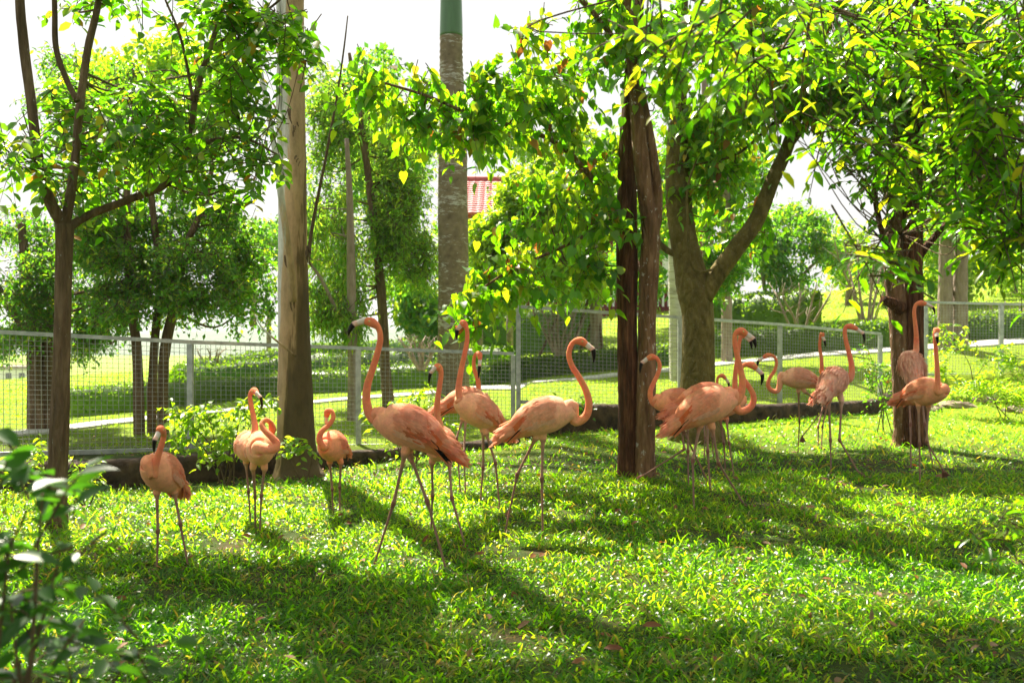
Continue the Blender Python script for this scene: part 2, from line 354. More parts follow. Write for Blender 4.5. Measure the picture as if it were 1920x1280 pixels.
tag(strip('path', [(-60, 822), (60, 812), (130, 803), (250, 789), (430, 770), (640, 750), (780, 740), (900, 729), (1043, 715), (1160, 703), (1250, 695), (1343, 684), (1467, 672), (1640, 658), (1900, 640), (2200, 620)], .55, M['path']), kind='structure')
# far wooded hills beyond the valley
def hills(name, Y, zb, amp, x0, x1, seed):
    xs = np.linspace(x0, x1, 160); V = []; Q = []
    top = zb+amp*(.6+.4*np.sin(xs/310+seed)+.2*np.sin(xs/120+2*seed)+.06*np.sin(xs/37+seed))
    for k, (dy, f) in enumerate(((-350, -.2), (-200, .4), (-80, .8), (0, 1), (120, .9), (300, .3))):
        V.append(np.column_stack([xs, np.full_like(xs, Y+dy)+20*np.sin(xs/90+k), -16+(top+16)*f+rng.normal(size=len(xs))*1.2*(k > 0)]))
    n = len(xs); V = np.concatenate(V)
    for k in range(5):
        for i in range(n-1): Q.append((k*n+i, k*n+i+1, k*n+n+i+1, k*n+n+i))
    tag(mesh_np(name, V, [np.array(Q)], [M['hill']]), kind='structure')
hills('hills', 900, -6, 9, -900, 900, 1.2)
hills('hills', 1600, 6, 14, -1800, 1800, 2.9)

# ------------------------------------------------------------------ leaves
def T_oval():
    V = np.array([(0, 0, 0), (.28, .42, .07), (.66, .38, .05), (1, 0, -.10), (.66, -.38, .05), (.28, -.42, .07), (.28, 0, .0), (.66, 0, -.02)])
    return V, np.array([(0, 6, 1), (0, 5, 6), (7, 3, 2), (7, 4, 3)]), np.array([(6, 7, 2, 1), (5, 4, 7, 6)])
def T_heart():
    V = np.array([(0, 0, 0), (-.10, .26, .05), (.16, .5, .08), (.55, .36, .03), (1, 0, -.18), (.55, -.36, .03), (.16, -.5, .08), (-.10, -.26, .05), (.3, 0, -.01), (.65, 0, -.06)])
    return V, np.array([(0, 2, 1), (0, 7, 6), (0, 8, 2), (0, 6, 8), (9, 4, 3), (9, 5, 4)]), np.array([(8, 9, 3, 2), (6, 5, 9, 8)])
def T_quad():
    V = np.array([(0, 0, 0), (.45, .5, .1), (1, 0, -.05), (.45, -.5, .1)])
    return V, np.array([(0, 2, 1), (0, 3, 2)]), np.zeros((0, 4), int)
def T_blade():
    V = np.array([(0, .3, 0), (0, -.3, 0), (.45, .5, .10), (.45, -.5, .10), (.8, .32, .02), (.8, -.32, .02), (1, 0, -.14)])
    return V, np.array([(4, 5, 6)]), np.array([(0, 1, 3, 2), (2, 3, 5, 4)])
def T_bladeq():
    V = np.array([(0, .4, 0), (0, -.4, 0), (.6, 0, .12), (1, .0, -.02)]); V = np.array([(0, .45, 0), (0, -.45, 0), (.55, .5, .08), (1, 0, -.05)])
    return V, np.array([(0, 1, 2), (1, 3, 2)]), np.zeros((0, 4), int)
TPL = {'oval': T_oval(), 'heart': T_heart(), 'quad': T_quad(), 'blade': T_blade(), 'bladeq': T_bladeq()}
def basis(d, nrm):
    d = unit(d); s = unit(np.cross(nrm, d)); n2 = np.cross(d, s); return d, s, n2
def leaf_mesh(name, p, d, nrm, L, W, kind, mat, parent=None, rnd=None):
    tv, tt, tq = TPL[kind]; d, s, n2 = basis(d, nrm); N = len(p)
    V = p[:, None]+tv[None, :, 0:1]*(d*L[:, None])[:, None]+tv[None, :, 1:2]*(s*W[:, None])[:, None]+tv[None, :, 2:3]*(n2*L[:, None])[:, None]
    off = (np.arange(N)*len(tv))[:, None, None]
    fs = [(tt[None]+off).reshape(-1, 3)]
    if len(tq): fs.append((tq[None]+off).reshape(-1, 4))
    rnd = rng.random(N) if rnd is None else rnd
    return mesh_np(name, V.reshape(-1, 3), fs, [mat], parent, pt={'rnd': np.repeat(rnd, len(tv))})
_leafdata = {}
def leaf_objects(root, p, d, nrm, L, W, kind, mat):
    key = (kind, mat.name)
    if key not in _leafdata:
        tv, tt, tq = TPL[kind]; me = bpy.data.meshes.new('leaf'); me.from_pydata([tuple(v) for v in tv], [], [tuple(int(i) for i in f) for f in list(tt)+list(tq)])
        me.materials.append(mat); me.polygons.foreach_set('use_smooth', [True]*len(me.polygons)); _leafdata[key] = me
    me = _leafdata[key]; d, s, n2 = basis(d, nrm); base = np.array(root.location)
    for i in range(len(p)):
        o = bpy.data.objects.new('leaf', me); C.objects.link(o); o.parent = root
        m = Matrix.Identity(4)
        for r in range(3):
            m[r][0] = d[i][r]*L[i]; m[r][1] = s[i][r]*W[i]; m[r][2] = n2[i][r]*L[i]; m[r][3] = p[i][r]-base[r]
        o.matrix_basis = m
def proj(p):
    y = p[:, 1]; return 960+F*p[:, 0]/y, 620-F*(p[:, 2]-CAMZ)/y
def sprigs(clumps, L=.07, wr=.5, nl=9, slen=.4, droop=.5, pin=True, hang=.3):
    """leaves arranged alternately along short twigs that fill ellipsoidal clumps -> arrays + twig polylines"""
    ps, ds, ns, Ls = [], [], [], []; tw = []
    for (px, py, rx, ry, D, rD, n) in clumps:
        c = P(px, py, D); rad = np.array((rx*D/F, rD, ry*D/F))
        u = unit(rng.normal(size=(n, 3)))*(rng.random((n, 1))**.42); st = c+u*rad
        dr = unit(u*np.array((1, 1, .6))+rng.normal(size=(n, 3))*.7+np.array((0, 0, -.1)))
        sl = slen*(.6+.8*rng.random(n)); st = st-dr*sl[:, None]*.5
        for i in range(n):
            t = np.linspace(0.12, 1, nl); seg = st[i]+dr[i]*sl[i]*t[:, None]; seg[:, 2] -= droop*sl[i]*t**2*.6
            tan = unit(np.gradient(seg, axis=0)) if nl > 1 else dr[i:i+1]
            side = unit(np.cross(tan, (0, 0, 1))+1e-4); sg = np.where(np.arange(nl) % 2 == 0, 1, -1)[:, None]
            if pin: d = unit(tan*.55+side*sg+np.array((0, 0, -hang))+rng.normal(size=(nl, 3))*.22)
            else: d = unit(tan*.3+rng.normal(size=(nl, 3))*.6+np.array((0, 0, -hang)))
            nn = unit(np.array((0, 0, 1.))+rng.normal(size=(nl, 3))*.45)
            ps.append(seg); ds.append(d); ns.append(nn); Ls.append(L*(.65+.6*rng.random(nl)))
            tw.append((st[i], seg[nl//2], seg[-1]))
    return np.concatenate(ps), np.concatenate(ds), np.concatenate(ns), np.concatenate(Ls), tw
def twig_mesh(name, tw, r, mat, parent):
    T = np.array(tw); N = len(T); th = np.arange(3)/3*2*math.pi
    off = np.stack([np.cos(th), np.zeros(3), np.sin(th)], -1)
    V = T[:, :, None]+off[None, None]*np.array((r, r*.7, r*.3))[None, :, None, None]
    Q = []
    for a in range(2):
        for b in range(3): Q.append((a*3+b, a*3+(b+1) % 3, a*3+3+(b+1) % 3, a*3+3+b))
    o = mesh_np(name, V.reshape(-1, 3), [(np.array(Q)[None]+(np.arange(N)*9)[:, None, None]).reshape(-1, 4)], [mat], parent); o['kind'] = 'stuff'
    return o
def limb_pts(pts, D):
    return np.array([np.append(P(q[0], q[1], D+(q[3] if len(q) > 3 else 0)), q[2]*D/F) for q in pts])
def make_tree(name, label, cat, D, base, limbs, bark, clumps=(), leaf='oval', lm='leaf_a', L=.07, wr=.5, nl=9, slen=.4, droop=.5, pin=True,
              hang=.3, objs=0, group=None, connect=True, twigs=True, twm='bark_twig', rough=.08, seg=12, cr=.011, barks=None):
    b = P(base[0], base[1], D); b[2] = float(H(b[0], b[1]))
    root = empty(name, b, label, cat, group); allp = []
    for k, lb in enumerate(limbs):
        q = spline(limb_pts(lb, D), 7)
        if k == 0: q = np.vstack([np.append(q[0][:3]+np.array((0, 0, -.25)), q[0][3]*1.12), q])
        mb = MB(); mb.tube(q[:, :3], q[:, 3], seg if k == 0 else max(8, seg-3), rough=rough)
        mb.build('trunk' if k == 0 or (barks and k in barks) else 'branch', M[barks[k]] if barks and k in barks else M[bark], root)
        allp.append(q)
    if clumps:
        allq = np.vstack(allp)
        if connect:
            for (px, py, rx, ry, Dc, rD, n) in clumps:
                c = P(px, py, Dc); dd = np.linalg.norm(allq[:, :3]-c, axis=1)+np.maximum(0, allq[:, 2]-c[2])*.8; i = int(np.argmin(dd)); a = allq[i]
                if dd[i] < .15 or (dd[i] > 1.9 and Dc < 12) or (Dc > 12 and rng.random() < .6): continue
                mid = (a[:3]+c)/2+rng.normal(size=3)*.09*dd[i]+np.array((0, 0, -.05*dd[i])); m2 = a[:3]*.22+c*.78+rng.normal(size=3)*.05*dd[i]
                r0 = min(a[3]*.55, cr+.006*dd[i]); q = spline(np.array([np.append(a[:3], r0), np.append(mid, r0*.7), np.append(m2, r0*.45), np.append(c, r0*.25)]), 5)
                mb = MB(); mb.tube(q[:, :3], q[:, 3], 6, rough=.05); mb.build('branch', M[bark], root)
        p, d, nn, Ls, tw = sprigs(clumps, L, wr, nl, slen, droop, pin, hang)
        W = Ls*wr
        if objs:
            x, y = proj(p); ok = (x > 5) & (x < 1915) & (y > 5) & (y < 1275) & (p[:, 1] > .3); sc = np.where(ok, Ls/p[:, 1], 0)
            sc = sc*(.8+.4*rng.random(len(sc))); idx = np.argsort(-sc)[:objs]; idx = idx[sc[idx] > 0]
            leaf_objects(root, p[idx], d[idx], nn[idx], Ls[idx], W[idx], leaf, M[lm]); keep = np.ones(len(p), bool); keep[idx] = False
            p, d, nn, Ls, W = p[keep], d[keep], nn[keep], Ls[keep], W[keep]
        if len(p):
            o = leaf_mesh('foliage', p, d, nn, Ls, W, leaf, M[lm], root)
            if objs or True: o['kind'] = 'stuff'
        if twigs: twig_mesh('twigs', tw, .0045, M[twm], root)
    return root
def cl(n, *e):   # ellipse in pixels -> list of sub clumps so that crowns break up
    out = []
    for (px, py, rx, ry, D, rD, k) in e:
        for _ in range(n):
            a = rng.random()*6.283; r = math.sqrt(rng.random())*.8
            out.append((px+rx*r*math.cos(a), py+ry*r*math.sin(a), rx/math.sqrt(n)*1.1, ry/math.sqrt(n)*1.1, D+(rng.random()*2-1)*rD*.7, rD/2, max(1, int(k/n*(.6+.8*rng.random())))))
    return out

# ---- left forked tree
make_tree('pinnate_leaf_tree', 'slim brown forked tree with pinnate leaves at left, in front of the fence', 'tree', 6.7, (104, 982), [
    [(104, 992, 28), (104, 968, 22), (107, 900, 18.5), (112, 780, 17), (116, 640, 15.5), (119, 500, 15), (121, 420, 17)],
    [(121, 425, 12), (92, 375, 10.5, -.1), (72, 300, 9.5, -.2), (58, 190, 9, -.2), (44, 80, 8.5, -.2), (36, -40, 8, -.2), (40, -300, 6), (70, -520, 3)],
    [(121, 425, 10), (132, 370, 9), (142, 290, 8, .1), (150, 200, 8, .1), (165, 90, 7, .2), (185, 0, 6, .2), (210, -200, 4), (230, -380, 2)],
    [(145, 190, 6), (125, 150, 5.5), (105, 90, 5.5), (102, 0, 5), (95, -160, 3)],
    [(126, 428, 9), (170, 402, 8, .1), (240, 375, 7.5, .2), (310, 345, 7, .3), (352, 285, 6.5, .3), (362, 210, 6, .3), (372, 160, 6, .4), (400, 70, 5, .4), (430, -20, 4, .5), (470, -200, 2.5, .6)],
    [(362, 190, 3.6, .3), (350, 120, 3, .3), (335, 60, 2.5, .2), (310, 0, 2, .2)],
    [(392, 95, 3.6, .4), (440, 60, 3, .3), (500, 20, 2.5, .2), (560, -30, 2, .2)],
    [(352, 280, 3.6, .3), (400, 262, 3, .1), (460, 260, 2.5, 0), (520, 290, 1.8, -.1)]],
    'bark_brown',
    cl(9, (240, 215, 170, 90, 6.9, .7, 95), (430, 50, 150, 80, 7.0, .6, 85), (440, 215, 110, 115, 6.9, .5, 55), (540, 70, 60, 70, 6.6, .3, 20), (60, 280, 80, 60, 6.2, .4, 24), (270, 310, 150, 60, 7.2, .5, 34), (430, 340, 70, 60, 6.9, .3, 16), (130, 320, 110, 60, 7.0, .4, 24))
    + cl(4, (280, 120, 120, 70, 7.4, .4, 16), (500, 290, 70, 20, 6.4, .2, 9), (190, 10, 150, 50, 7.1, .5, 24))
    + cl(14, (260, -560, 440, 190, 7.2, .6, 210), (60, -950, 380, 260, 5.0, .6, 200), (650, -560, 260, 150, 7.1, .5, 130)),
    'oval', 'leaf_a', .092, .58, 10, .38, .55, True, .35, objs=300, cr=.006, rough=.07)
# ---- eucalyptus
euc = make_tree('eucalyptus_tree', 'tall straight eucalyptus with white and tan peeling bark rising in front of the fence', 'tree', 9.8, (556, 872), [
    [(558, 892, 50), (557, 872, 41), (556, 840, 36.5), (554, 780, 34), (553, 680, 31), (551, 560, 28.5), (549, 420, 26.5), (548, 250, 24.5), (547, 100, 23), (547, -100, 22), (547, -400, 20), (550, -800, 15), (556, -1100, 8)],
    [(550, 565, 7, -.25), (545, 500, 6.5, -.32), (530, 390, 6, -.4), (512, 260, 5, -.4), (490, 140, 4, -.4), (470, 20, 3, -.4), (455, -100, 2, -.4)],
    [(578, 475, 3.6, -.1), (590, 400, 3.2, 0), (612, 290, 2.6, 0), (632, 180, 2, 0), (645, 90, 1.6), (652, 30, 1)],
    [(555, 668, 2.5, -.2), (520, 640, 2, -.3), (492, 615, 1.5, -.4), (478, 590, 1, -.4)],
    [(527, 330, 5, -.1), (522, 200, 4.5, -.1), (524, 60, 4, -.1), (516, -60, 3)]],
    'euc', cl(12, (560, -900, 420, 330, 9.8, 1.5, 330)), 'quad', 'leaf_d', .15, .22, 8, .5, .9, False, .9, rough=.035, seg=20, cr=.02)
mb = MB()
for (x, y, s) in ((545, 215, 1), (553, 240, .7), (534, 490, .8), (578, 465, 1.2), (580, 480, .8), (548, 555, 1), (560, 300, .6)):   # torn bark flakes and knots
    for _ in range(4):
        p = P(x+random.uniform(-4, 4), y+random.uniform(-12, 12), 9.62+abs(x-549)*.002); q = p+np.array((random.uniform(-.02, .03), random.uniform(-.04, 0), -.06*s-.05*random.random()))
        mb.tube(spline(np.array([np.append(p, .008*s), np.append((p+q)/2+np.array((0, -.02, 0)), .011*s), np.append(q, .003)]), 3)[:, :3], [.008*s, .01*s, .011*s, .009*s, .008*s, .005, .003][:7], 5, rough=.2)
o = mb.build('bark_flakes', M['bark_brown'], euc); o['kind'] = 'stuff'
# ---- royal palm behind the fence
def palm():
    D = 15.5; b = P(850, 750, D); b[2] = float(H(b[0], b[1]))
    root = empty('royal_palm', b, 'smooth ringed grey palm trunk with green crownshaft, right of the eucalyptus', 'palm tree')
    q = spline(np.array([np.append(P(x, y, D), r*D/F) for x, y, r in ((850, 800, 36), (850, 740, 31), (850, 640, 29), (850, 500, 28.5), (849, 380, 28), (849, 250, 26), (847, 160, 23), (846, 110, 21.5), (846, 68, 21))]), 6)
    n = 44; t = np.linspace(0, 1, 150); Z = q[0][2]+(q[-1][2]-q[0][2])*t
    pts = np.column_stack([np.interp(Z, q[:, 2], q[:, i]) for i in (0, 1)]+[Z]); rr = np.interp(Z, q[:, 2], q[:, 3])
    top = np.clip((Z-3.6)/1.6, 0, 1); period = .12-.05*top
    rr = rr*(1+.02*np.sin(Z/period*6.283)*(.4+1.6*top))
    mb = MB(); mb.tube(pts, rr, 28, rough=.01); mb.build('trunk', M['palm'], root)
    q = spline(np.array([np.append(P(x, y, D), r*D/F) for x, y, r in ((846, 69, 21.5), (846, 40, 21), (846, -40, 19), (847, -160, 16), (848, -260, 11))]), 6)
    mb = MB(); mb.tube(q[:, :3], q[:, 3], 24); mb.build('crownshaft', M['palm_green'], root)
    hub = P(848, -330, D)
    for k in range(15):
        a = k*2.4; el = .35+.5*((k*7) % 5)/5; Lf = 2.9
        if k == 3: a = -.1; el = .15
        t = np.linspace(0, 1, 22); dirh = np.array((math.cos(a), math.sin(a), 0))
        pts = hub+dirh*(Lf*t[:, None]*math.cos(el))+np.array((0, 0, 1))*(Lf*(t*math.sin(el)*1.6-t*t*.85))[:, None]
        mb = MB(); mb.tube(pts, .02*(1-t)+.003, 4); fr = mb.build('frond', M['palm_green'], root)
        tan = unit(np.gradient(pts, axis=0)); pp, dd, nn_ = [], [], []
        for s in (-1, 1):
            sdv = unit(np.cross(tan, (0, 0, 1)))*s
            for rep in range(3):
                pp.append(pts+tan*rep*.045); dd.append(unit(sdv*.8+tan*.55+np.array((0, 0, -.35))+rng.normal(size=pts.shape)*.05)); nn_.append(unit(np.array((0, 0, 1.))+rng.normal(size=pts.shape)*.15))
        pp = np.concatenate(pp); dd = np.concatenate(dd); nn_ = np.concatenate(nn_)
        o = leaf_mesh('leaflets', pp, dd, nn_, np.full(len(pp), .5)*(.8+.4*rng.random(len(pp))), np.full(len(pp), .03), 'quad', M['leaf_e'], root); o['kind'] = 'stuff'
palm()
# ---- central twin-trunk tree
make_tree('broadleaf_tree', 'twin dark reddish brown trunks at centre with heart shaped leaves spreading to the left', 'tree', 8.8, (1195, 897), [
    [(1183, 908, 31), (1181, 880, 25), (1180, 820, 21), (1179, 740, 19), (1177, 640, 18.5), (1176, 500, 19.5), (1175, 400, 19), (1177, 300, 17.5), (1182, 200, 16), (1188, 100, 15), (1192, 0, 14), (1196, -300, 11), (1200, -600, 7)],
    [(1208, 908, 27, -.06), (1208, 880, 22, -.06), (1210, 800, 19.5, -.06), (1213, 700, 18, -.06), (1214, 600, 17, -.06), (1217, 500, 17.5, -.06), (1219, 430, 17, -.08), (1209, 360, 15, -.14), (1199, 270, 13.5, -.2), (1190, 150, 12.5, -.22), (1182, 0, 12, -.2), (1172, -250, 9), (1160, -500, 5)],
    [(1222, 450, 13, -.08), (1233, 380, 10, -.1), (1222, 280, 9, -.15), (1203, 180, 8, -.2), (1180, 100, 8, -.2), (1168, 0, 8, -.2), (1150, -200, 6)],
    [(1212, 520, 6, 0), (1180, 470, 6, .3), (1150, 410, 6, .2), (1110, 335, 5.5, .1), (1048, 272, 4.6, 0), (975, 240, 4, -.1), (900, 222, 3.2, -.2), (800, 180, 2.6, -.3), (700, 150, 2, -.3)],
    [(1160, 90, 6, -.2), (1130, 45, 5, -.3), (1090, 0, 4.5, -.3), (1040, -60, 4, -.3)],
    [(1150, 410, 4, .2), (1100, 440, 3.4, .1), (1040, 470, 3, 0), (960, 505, 2.4, -.1), (890, 550, 1.8, -.1)],
    [(1075, 300, 3, .1), (1072, 240, 2.6, 0), (1065, 190, 2.2), (1040, 140, 1.8)]],
    'bark_spot',
    cl(7, (710, 145, 55, 55, 8.4, .3, 26), (780, 200, 85, 65, 8.5, .3, 52), (900, 190, 110, 95, 8.6, .4, 70), (1030, 150, 120, 115, 8.7, .5, 95), (1060, 300, 110, 100, 8.9, .5, 58))
    + cl(6, (960, 540, 90, 55, 8.6, .4, 66), (1050, 420, 100, 85, 8.8, .5, 55), (1100, 500, 60, 60, 8.8, .4, 26), (890, 600, 35, 30, 8.5, .2, 12))
    + cl(6, (1130, 60, 120, 100, 8.6, .5, 90), (1290, 60, 120, 90, 8.7, .5, 80), (1230, 180, 90, 60, 8.6, .5, 20))
    + cl(16, (1000, -560, 560, 200, 7.9, .6, 330), (450, -900, 460, 260, 6.0, .7, 150)),
    'heart', 'leaf_b', .102, .74, 7, .40, .6, False, .75, objs=300, cr=.006, barks={0: 'bark_dark', 1: 'bark_spot'}, seg=18, rough=.09)
# ---- mossy forked tree by the fence
make_tree('mossy_tree', 'thick mossy olive trunk forking into a V beside the white trunk', 'tree', 11.6, (1308, 790), [
    [(1308, 806, 52), (1308, 785, 42), (1308, 735, 34), (1309, 660, 30), (1308, 590, 30), (1300, 540, 32), (1290, 490, 27), (1278, 430, 25), (1272, 370, 24), (1270, 310, 22), (1271, 240, 18), (1274, 150, 14), (1278, 50, 12), (1280, -100, 10), (1280, -350, 6)],
    [(1318, 555, 20, -.05), (1345, 515, 17, -.1), (1385, 460, 16, -.2), (1420, 410, 15, -.2), (1448, 340, 13, -.2), (1475, 280, 12, -.2), (1495, 215, 10, -.2), (1505, 150, 9, -.2), (1530, 80, 8, -.2), (1565, 30, 7), (1620, -60, 5)],
    [(1478, 275, 8, -.2), (1510, 235, 7.5, -.2), (1550, 210, 7, -.1), (1610, 196, 6, 0), (1680, 200, 4.5, 0), (1740, 230, 3, 0)],
    [(1284, 470, 7, 0), (1262, 475, 6, 0), (1240, 460, 5.5, 0), (1225, 440, 4.5), (1205, 430, 3)],
    [(1500, 190, 5, -.2), (1440, 240, 3, -.2), (1380, 290, 2.4, -.2), (1300, 310, 1.8, -.2)],
    [(1355, 500, 3.2, -.1), (1300, 505, 2, -.3), (1290, 420, 2.6, -.25), (1292, 340, 2, -.3), (1330, 250, 1.6, -.3)]],
    'bark_moss',
    cl(10, (1390, 180, 160, 140, 11.5, .8, 300), (1330, 330, 95, 90, 11.7, .5, 80), (1540, 110, 130, 105, 11.2, .8, 220), (1400, 30, 200, 80, 11.3, .8, 230), (1390, 400, 80, 60, 12, .4, 40))
    + cl(8, (1450, -350, 420, 280, 11.2, 1.8, 300)), 'heart', 'leaf_b', .105, .72, 7, .42, .6, False, .7, objs=120, cr=.008, seg=20, rough=.05)
# ---- right tree
make_tree('rough_bark_tree', 'dark rough twin trunk at right behind the pair of standing flamingos', 'tree', 11.2, (1702, 832), [
    [(1703, 846, 36), (1703, 822, 29), (1701, 780, 25), (1697, 720, 23), (1693, 650, 22), (1690, 590, 22), (1684, 540, 21), (1678, 470, 20), (1680, 400, 18), (1686, 300, 16), (1692, 150, 14), (1696, 0, 12), (1700, -300, 8)],
    [(1712, 836, 24, -.1), (1714, 740, 20, -.1), (1714, 640, 17, -.1), (1713, 540, 17, -.1), (1712, 420, 17, -.1), (1716, 300, 15, -.1), (1720, 150, 14, -.1), (1722, 0, 13, -.1), (1724, -300, 9)],
    [(1690, 580, 13, -.15), (1672, 568, 10, -.2), (1655, 562, 8, -.25)],
    [(1712, 500, 8, -.1), (1735, 465, 7, -.1), (1775, 420, 5, -.1), (1840, 350, 4, 0), (1900, 300, 3, 0)],
    [(1684, 520, 7, 0), (1655, 440, 5.5, 0), (1640, 360, 5, 0), (1645, 260, 4, 0), (1600, 180, 3, 0)]],
    'bark_dark',
    cl(10, (1640, 130, 150, 130, 11, .8, 300), (1800, 120, 160, 150, 11, .8, 300), (1770, 310, 140, 100, 11, .6, 260), (1630, 290, 60, 60, 11, .4, 36), (1870, 370, 90, 70, 11.2, .5, 140))
    + cl(8, (1750, -350, 400, 280, 10.6, 1.8, 300)), 'oval', 'leaf_c', .12, .5, 8, .42, .5, True, .4, objs=100, cr=.008, barks={0: 'bark_spot', 1: 'bark_dark'}, seg=18, rough=.1)
# ---- near branch hanging in at the upper right
make_tree('ficus_tree', 'leafy boughs with glossy pointed leaves hanging into the upper right, slightly out of focus', 'tree', 4.2, (2350, 1180), [
    [(2350, 1210, 70), (2340, 900, 62), (2320, 500, 56), (2290, 100, 50), (2260, -300, 40), (2240, -700, 22)],
    [(2270, 350, 26), (2100, 330, 18), (1960, 270, 12), (1860, 200, 9), (1780, 140, 7), (1700, 70, 5.5), (1600, 30, 4), (1520, 0, 3)],
    [(1990, 285, 8), (1920, 300, 7), (1850, 330, 5), (1760, 400, 3.5), (1690, 440, 2.5)],
    [(2260, 0, 24), (2080, -20, 15), (1900, -60, 10), (1700, -90, 7), (1450, -60, 5), (1260, -30, 3.5)]],
    'bark_brown',
    cl(6, (1850, 110, 130, 130, 3.7, .35, 90), (1700, 120, 130, 120, 3.8, .35, 72), (1870, 290, 100, 100, 3.7, .3, 60), (1740, 320, 110, 100, 3.6, .3, 44), (1560, 60, 120, 70, 3.6, .3, 42), (1650, 470, 90, 50, 3.4, .2, 14), (1600, 220, 80, 80, 3.6, .2, 18))
    + cl(4, (1270, 40, 150, 50, 3.0, .2, 20), (1890, 420, 60, 60, 3.5, .2, 22), (1420, 110, 90, 60, 3.2, .2, 14))
    + cl(8, (2250, -420, 300, 330, 4.6, .6, 90), (2300, 0, 240, 400, 4.0, .6, 90)),
    'oval', 'leaf_f', .066, .42, 8, .27, .5, True, .35, objs=300, cr=.004, rough=.06)
# ---- trees beyond the fence
make_tree('bushy_tree', 'bushy dark green tree with a cluster of three thin stems behind the left fence panel', 'tree', 12.4, (285, 828), [
    [(262, 832, 11), (260, 740, 10), (256, 650, 9), (245, 560, 8), (238, 420, 7), (240, 250, 5), (250, 120, 3)],
    [(285, 830, 9, .2), (285, 740, 9, .2), (290, 640, 8, .2), (300, 520, 7, .2), (285, 380, 6, .2), (280, 250, 4)],
    [(306, 820, 11, .1), (305, 720, 10, .1), (312, 640, 10, .1), (335, 540, 8, .1), (350, 460, 7, .1), (385, 380, 5), (400, 300, 4)]],
    'bark_brown', cl(14, (250, 440, 120, 110, 12.6, 1.0, 800), (370, 510, 100, 100, 12.4, .8, 700), (240, 570, 90, 55, 12.2, .7, 330), (170, 420, 60, 140, 13, .5, 240), (440, 430, 50, 90, 12.6, .5, 200), (250, 240, 170, 130, 12.7, .9, 900), (390, 200, 90, 110, 12.7, .7, 300), (130, 180, 90, 100, 12.9, .6, 200), (465, 520, 55, 110, 13, .6, 330), (340, 400, 110, 80, 13.2, .6, 420), (155, 520, 60, 110, 14, .6, 260)),
    'quad', 'leaf_e', .075, .5, 8, .34, .5, False, .3, cr=.012)
make_tree('bushy_tree', 'darkest bushy tree at the far left edge, its stout stems seen through the mesh', 'tree', 13, (75, 812), [
    [(68, 818, 16), (66, 720, 14), (62, 620, 12), (50, 520, 10), (40, 420, 7)],
    [(88, 816, 13, .1), (88, 720, 12, .1), (92, 640, 11, .1), (112, 540, 9, .1), (130, 450, 6)],
    [(62, 640, 8, 0), (10, 560, 7, 0), (-40, 480, 5, 0)]],
    'bark_brown', cl(12, (50, 500, 110, 110, 13.2, .9, 880), (30, 620, 90, 50, 13, .7, 374), (-80, 480, 110, 140, 13.4, 1, 352), (140, 600, 70, 70, 13.2, .5, 330)),
    'quad', 'leaf_e', .07, .5, 8, .34, .5, False, .3, cr=.012)
make_tree('slender_tree', 'slender leaning tree with airy pale green foliage between eucalyptus and palm', 'tree', 16.2, (725, 745), [
    [(728, 752, 11), (722, 680, 10), (716, 570, 9), (705, 450, 8), (692, 340, 7), (680, 250, 6), (668, 180, 5), (655, 100, 3)],
    [(710, 500, 4, .1), (700, 380, 4, .1), (676, 260, 3.5, .1), (640, 150, 2.5)]],
    'bark_brown', cl(14, (690, 330, 125, 200, 16.5, 1.2, 950), (790, 290, 40, 120, 17, .6, 80), (600, 330, 45, 130, 16.5, .6, 110), (640, 190, 70, 110, 16.5, .9, 300), (740, 480, 80, 120, 16.5, .9, 720), (620, 520, 60, 90, 16.5, .8, 320), (760, 330, 55, 100, 16.8, .7, 320)),
    'quad', 'leaf_d', .12, .3, 7, .5, .35, False, .35, cr=.015)
make_tree('slender_tree', 'straight thin grey trunk just right of the white eucalyptus, behind the fence', 'tree', 14.5, (662, 775), [
    [(662, 782, 11), (662, 700, 10), (660, 600, 9), (658, 480, 8), (655, 360, 6), (650, 260, 4)],
    [(660, 640, 4), (625, 570, 3.4), (600, 520, 3), (570, 480, 2)]],
    'bark_grey', cl(12, (640, 560, 75, 80, 15, .8, 400), (620, 420, 60, 80, 15, .8, 240)), 'quad', 'leaf_d', .12, .26, 7, .4, .8, False, .8, cr=.012)
make_tree('broadleaf_tree', 'sunlit yellow green tree in front of the red roofed house', 'tree', 21, (1118, 728), [
    [(1120, 736, 16), (1118, 690, 13), (1117, 600, 11.5), (1116, 500, 10.5), (1110, 400, 9), (1090, 300, 7), (1070, 220, 4)],
    [(1116, 500, 6), (1080, 430, 5), (1030, 380, 4), (990, 350, 3)]],
    'bark_grey', cl(16, (1010, 420, 120, 110, 21, 1.6, 1456), (940, 500, 80, 90, 21.5, 1.2, 624), (948, 395, 34, 55, 21, .8, 260), (905, 450, 34, 45, 21, .8, 200), (985, 350, 50, 50, 21, .8, 200), (1100, 330, 90, 100, 21, 1.2, 624), (1080, 500, 70, 60, 21, 1, 364)),
    'quad', 'leaf_g', .15, .55, 8, .55, .5, False, .4, cr=.03)
make_tree('birch_tree', 'white barked trunk with dark rings behind the fence beside the mossy trunk', 'tree', 17, (1270, 745), [
    [(1272, 750, 17), (1271, 680, 15), (1269, 600, 14), (1266, 520, 13), (1264, 440, 11), (1268, 330, 9), (1275, 200, 7), (1280, 100, 4)]],
    'bark_white', cl(8, (1270, 330, 110, 90, 17.4, 1, 330), (1340, 470, 70, 70, 17.4, .8, 242)), 'quad', 'leaf_e', .12, .55, 8, .4, .5, False, .4, cr=.012)
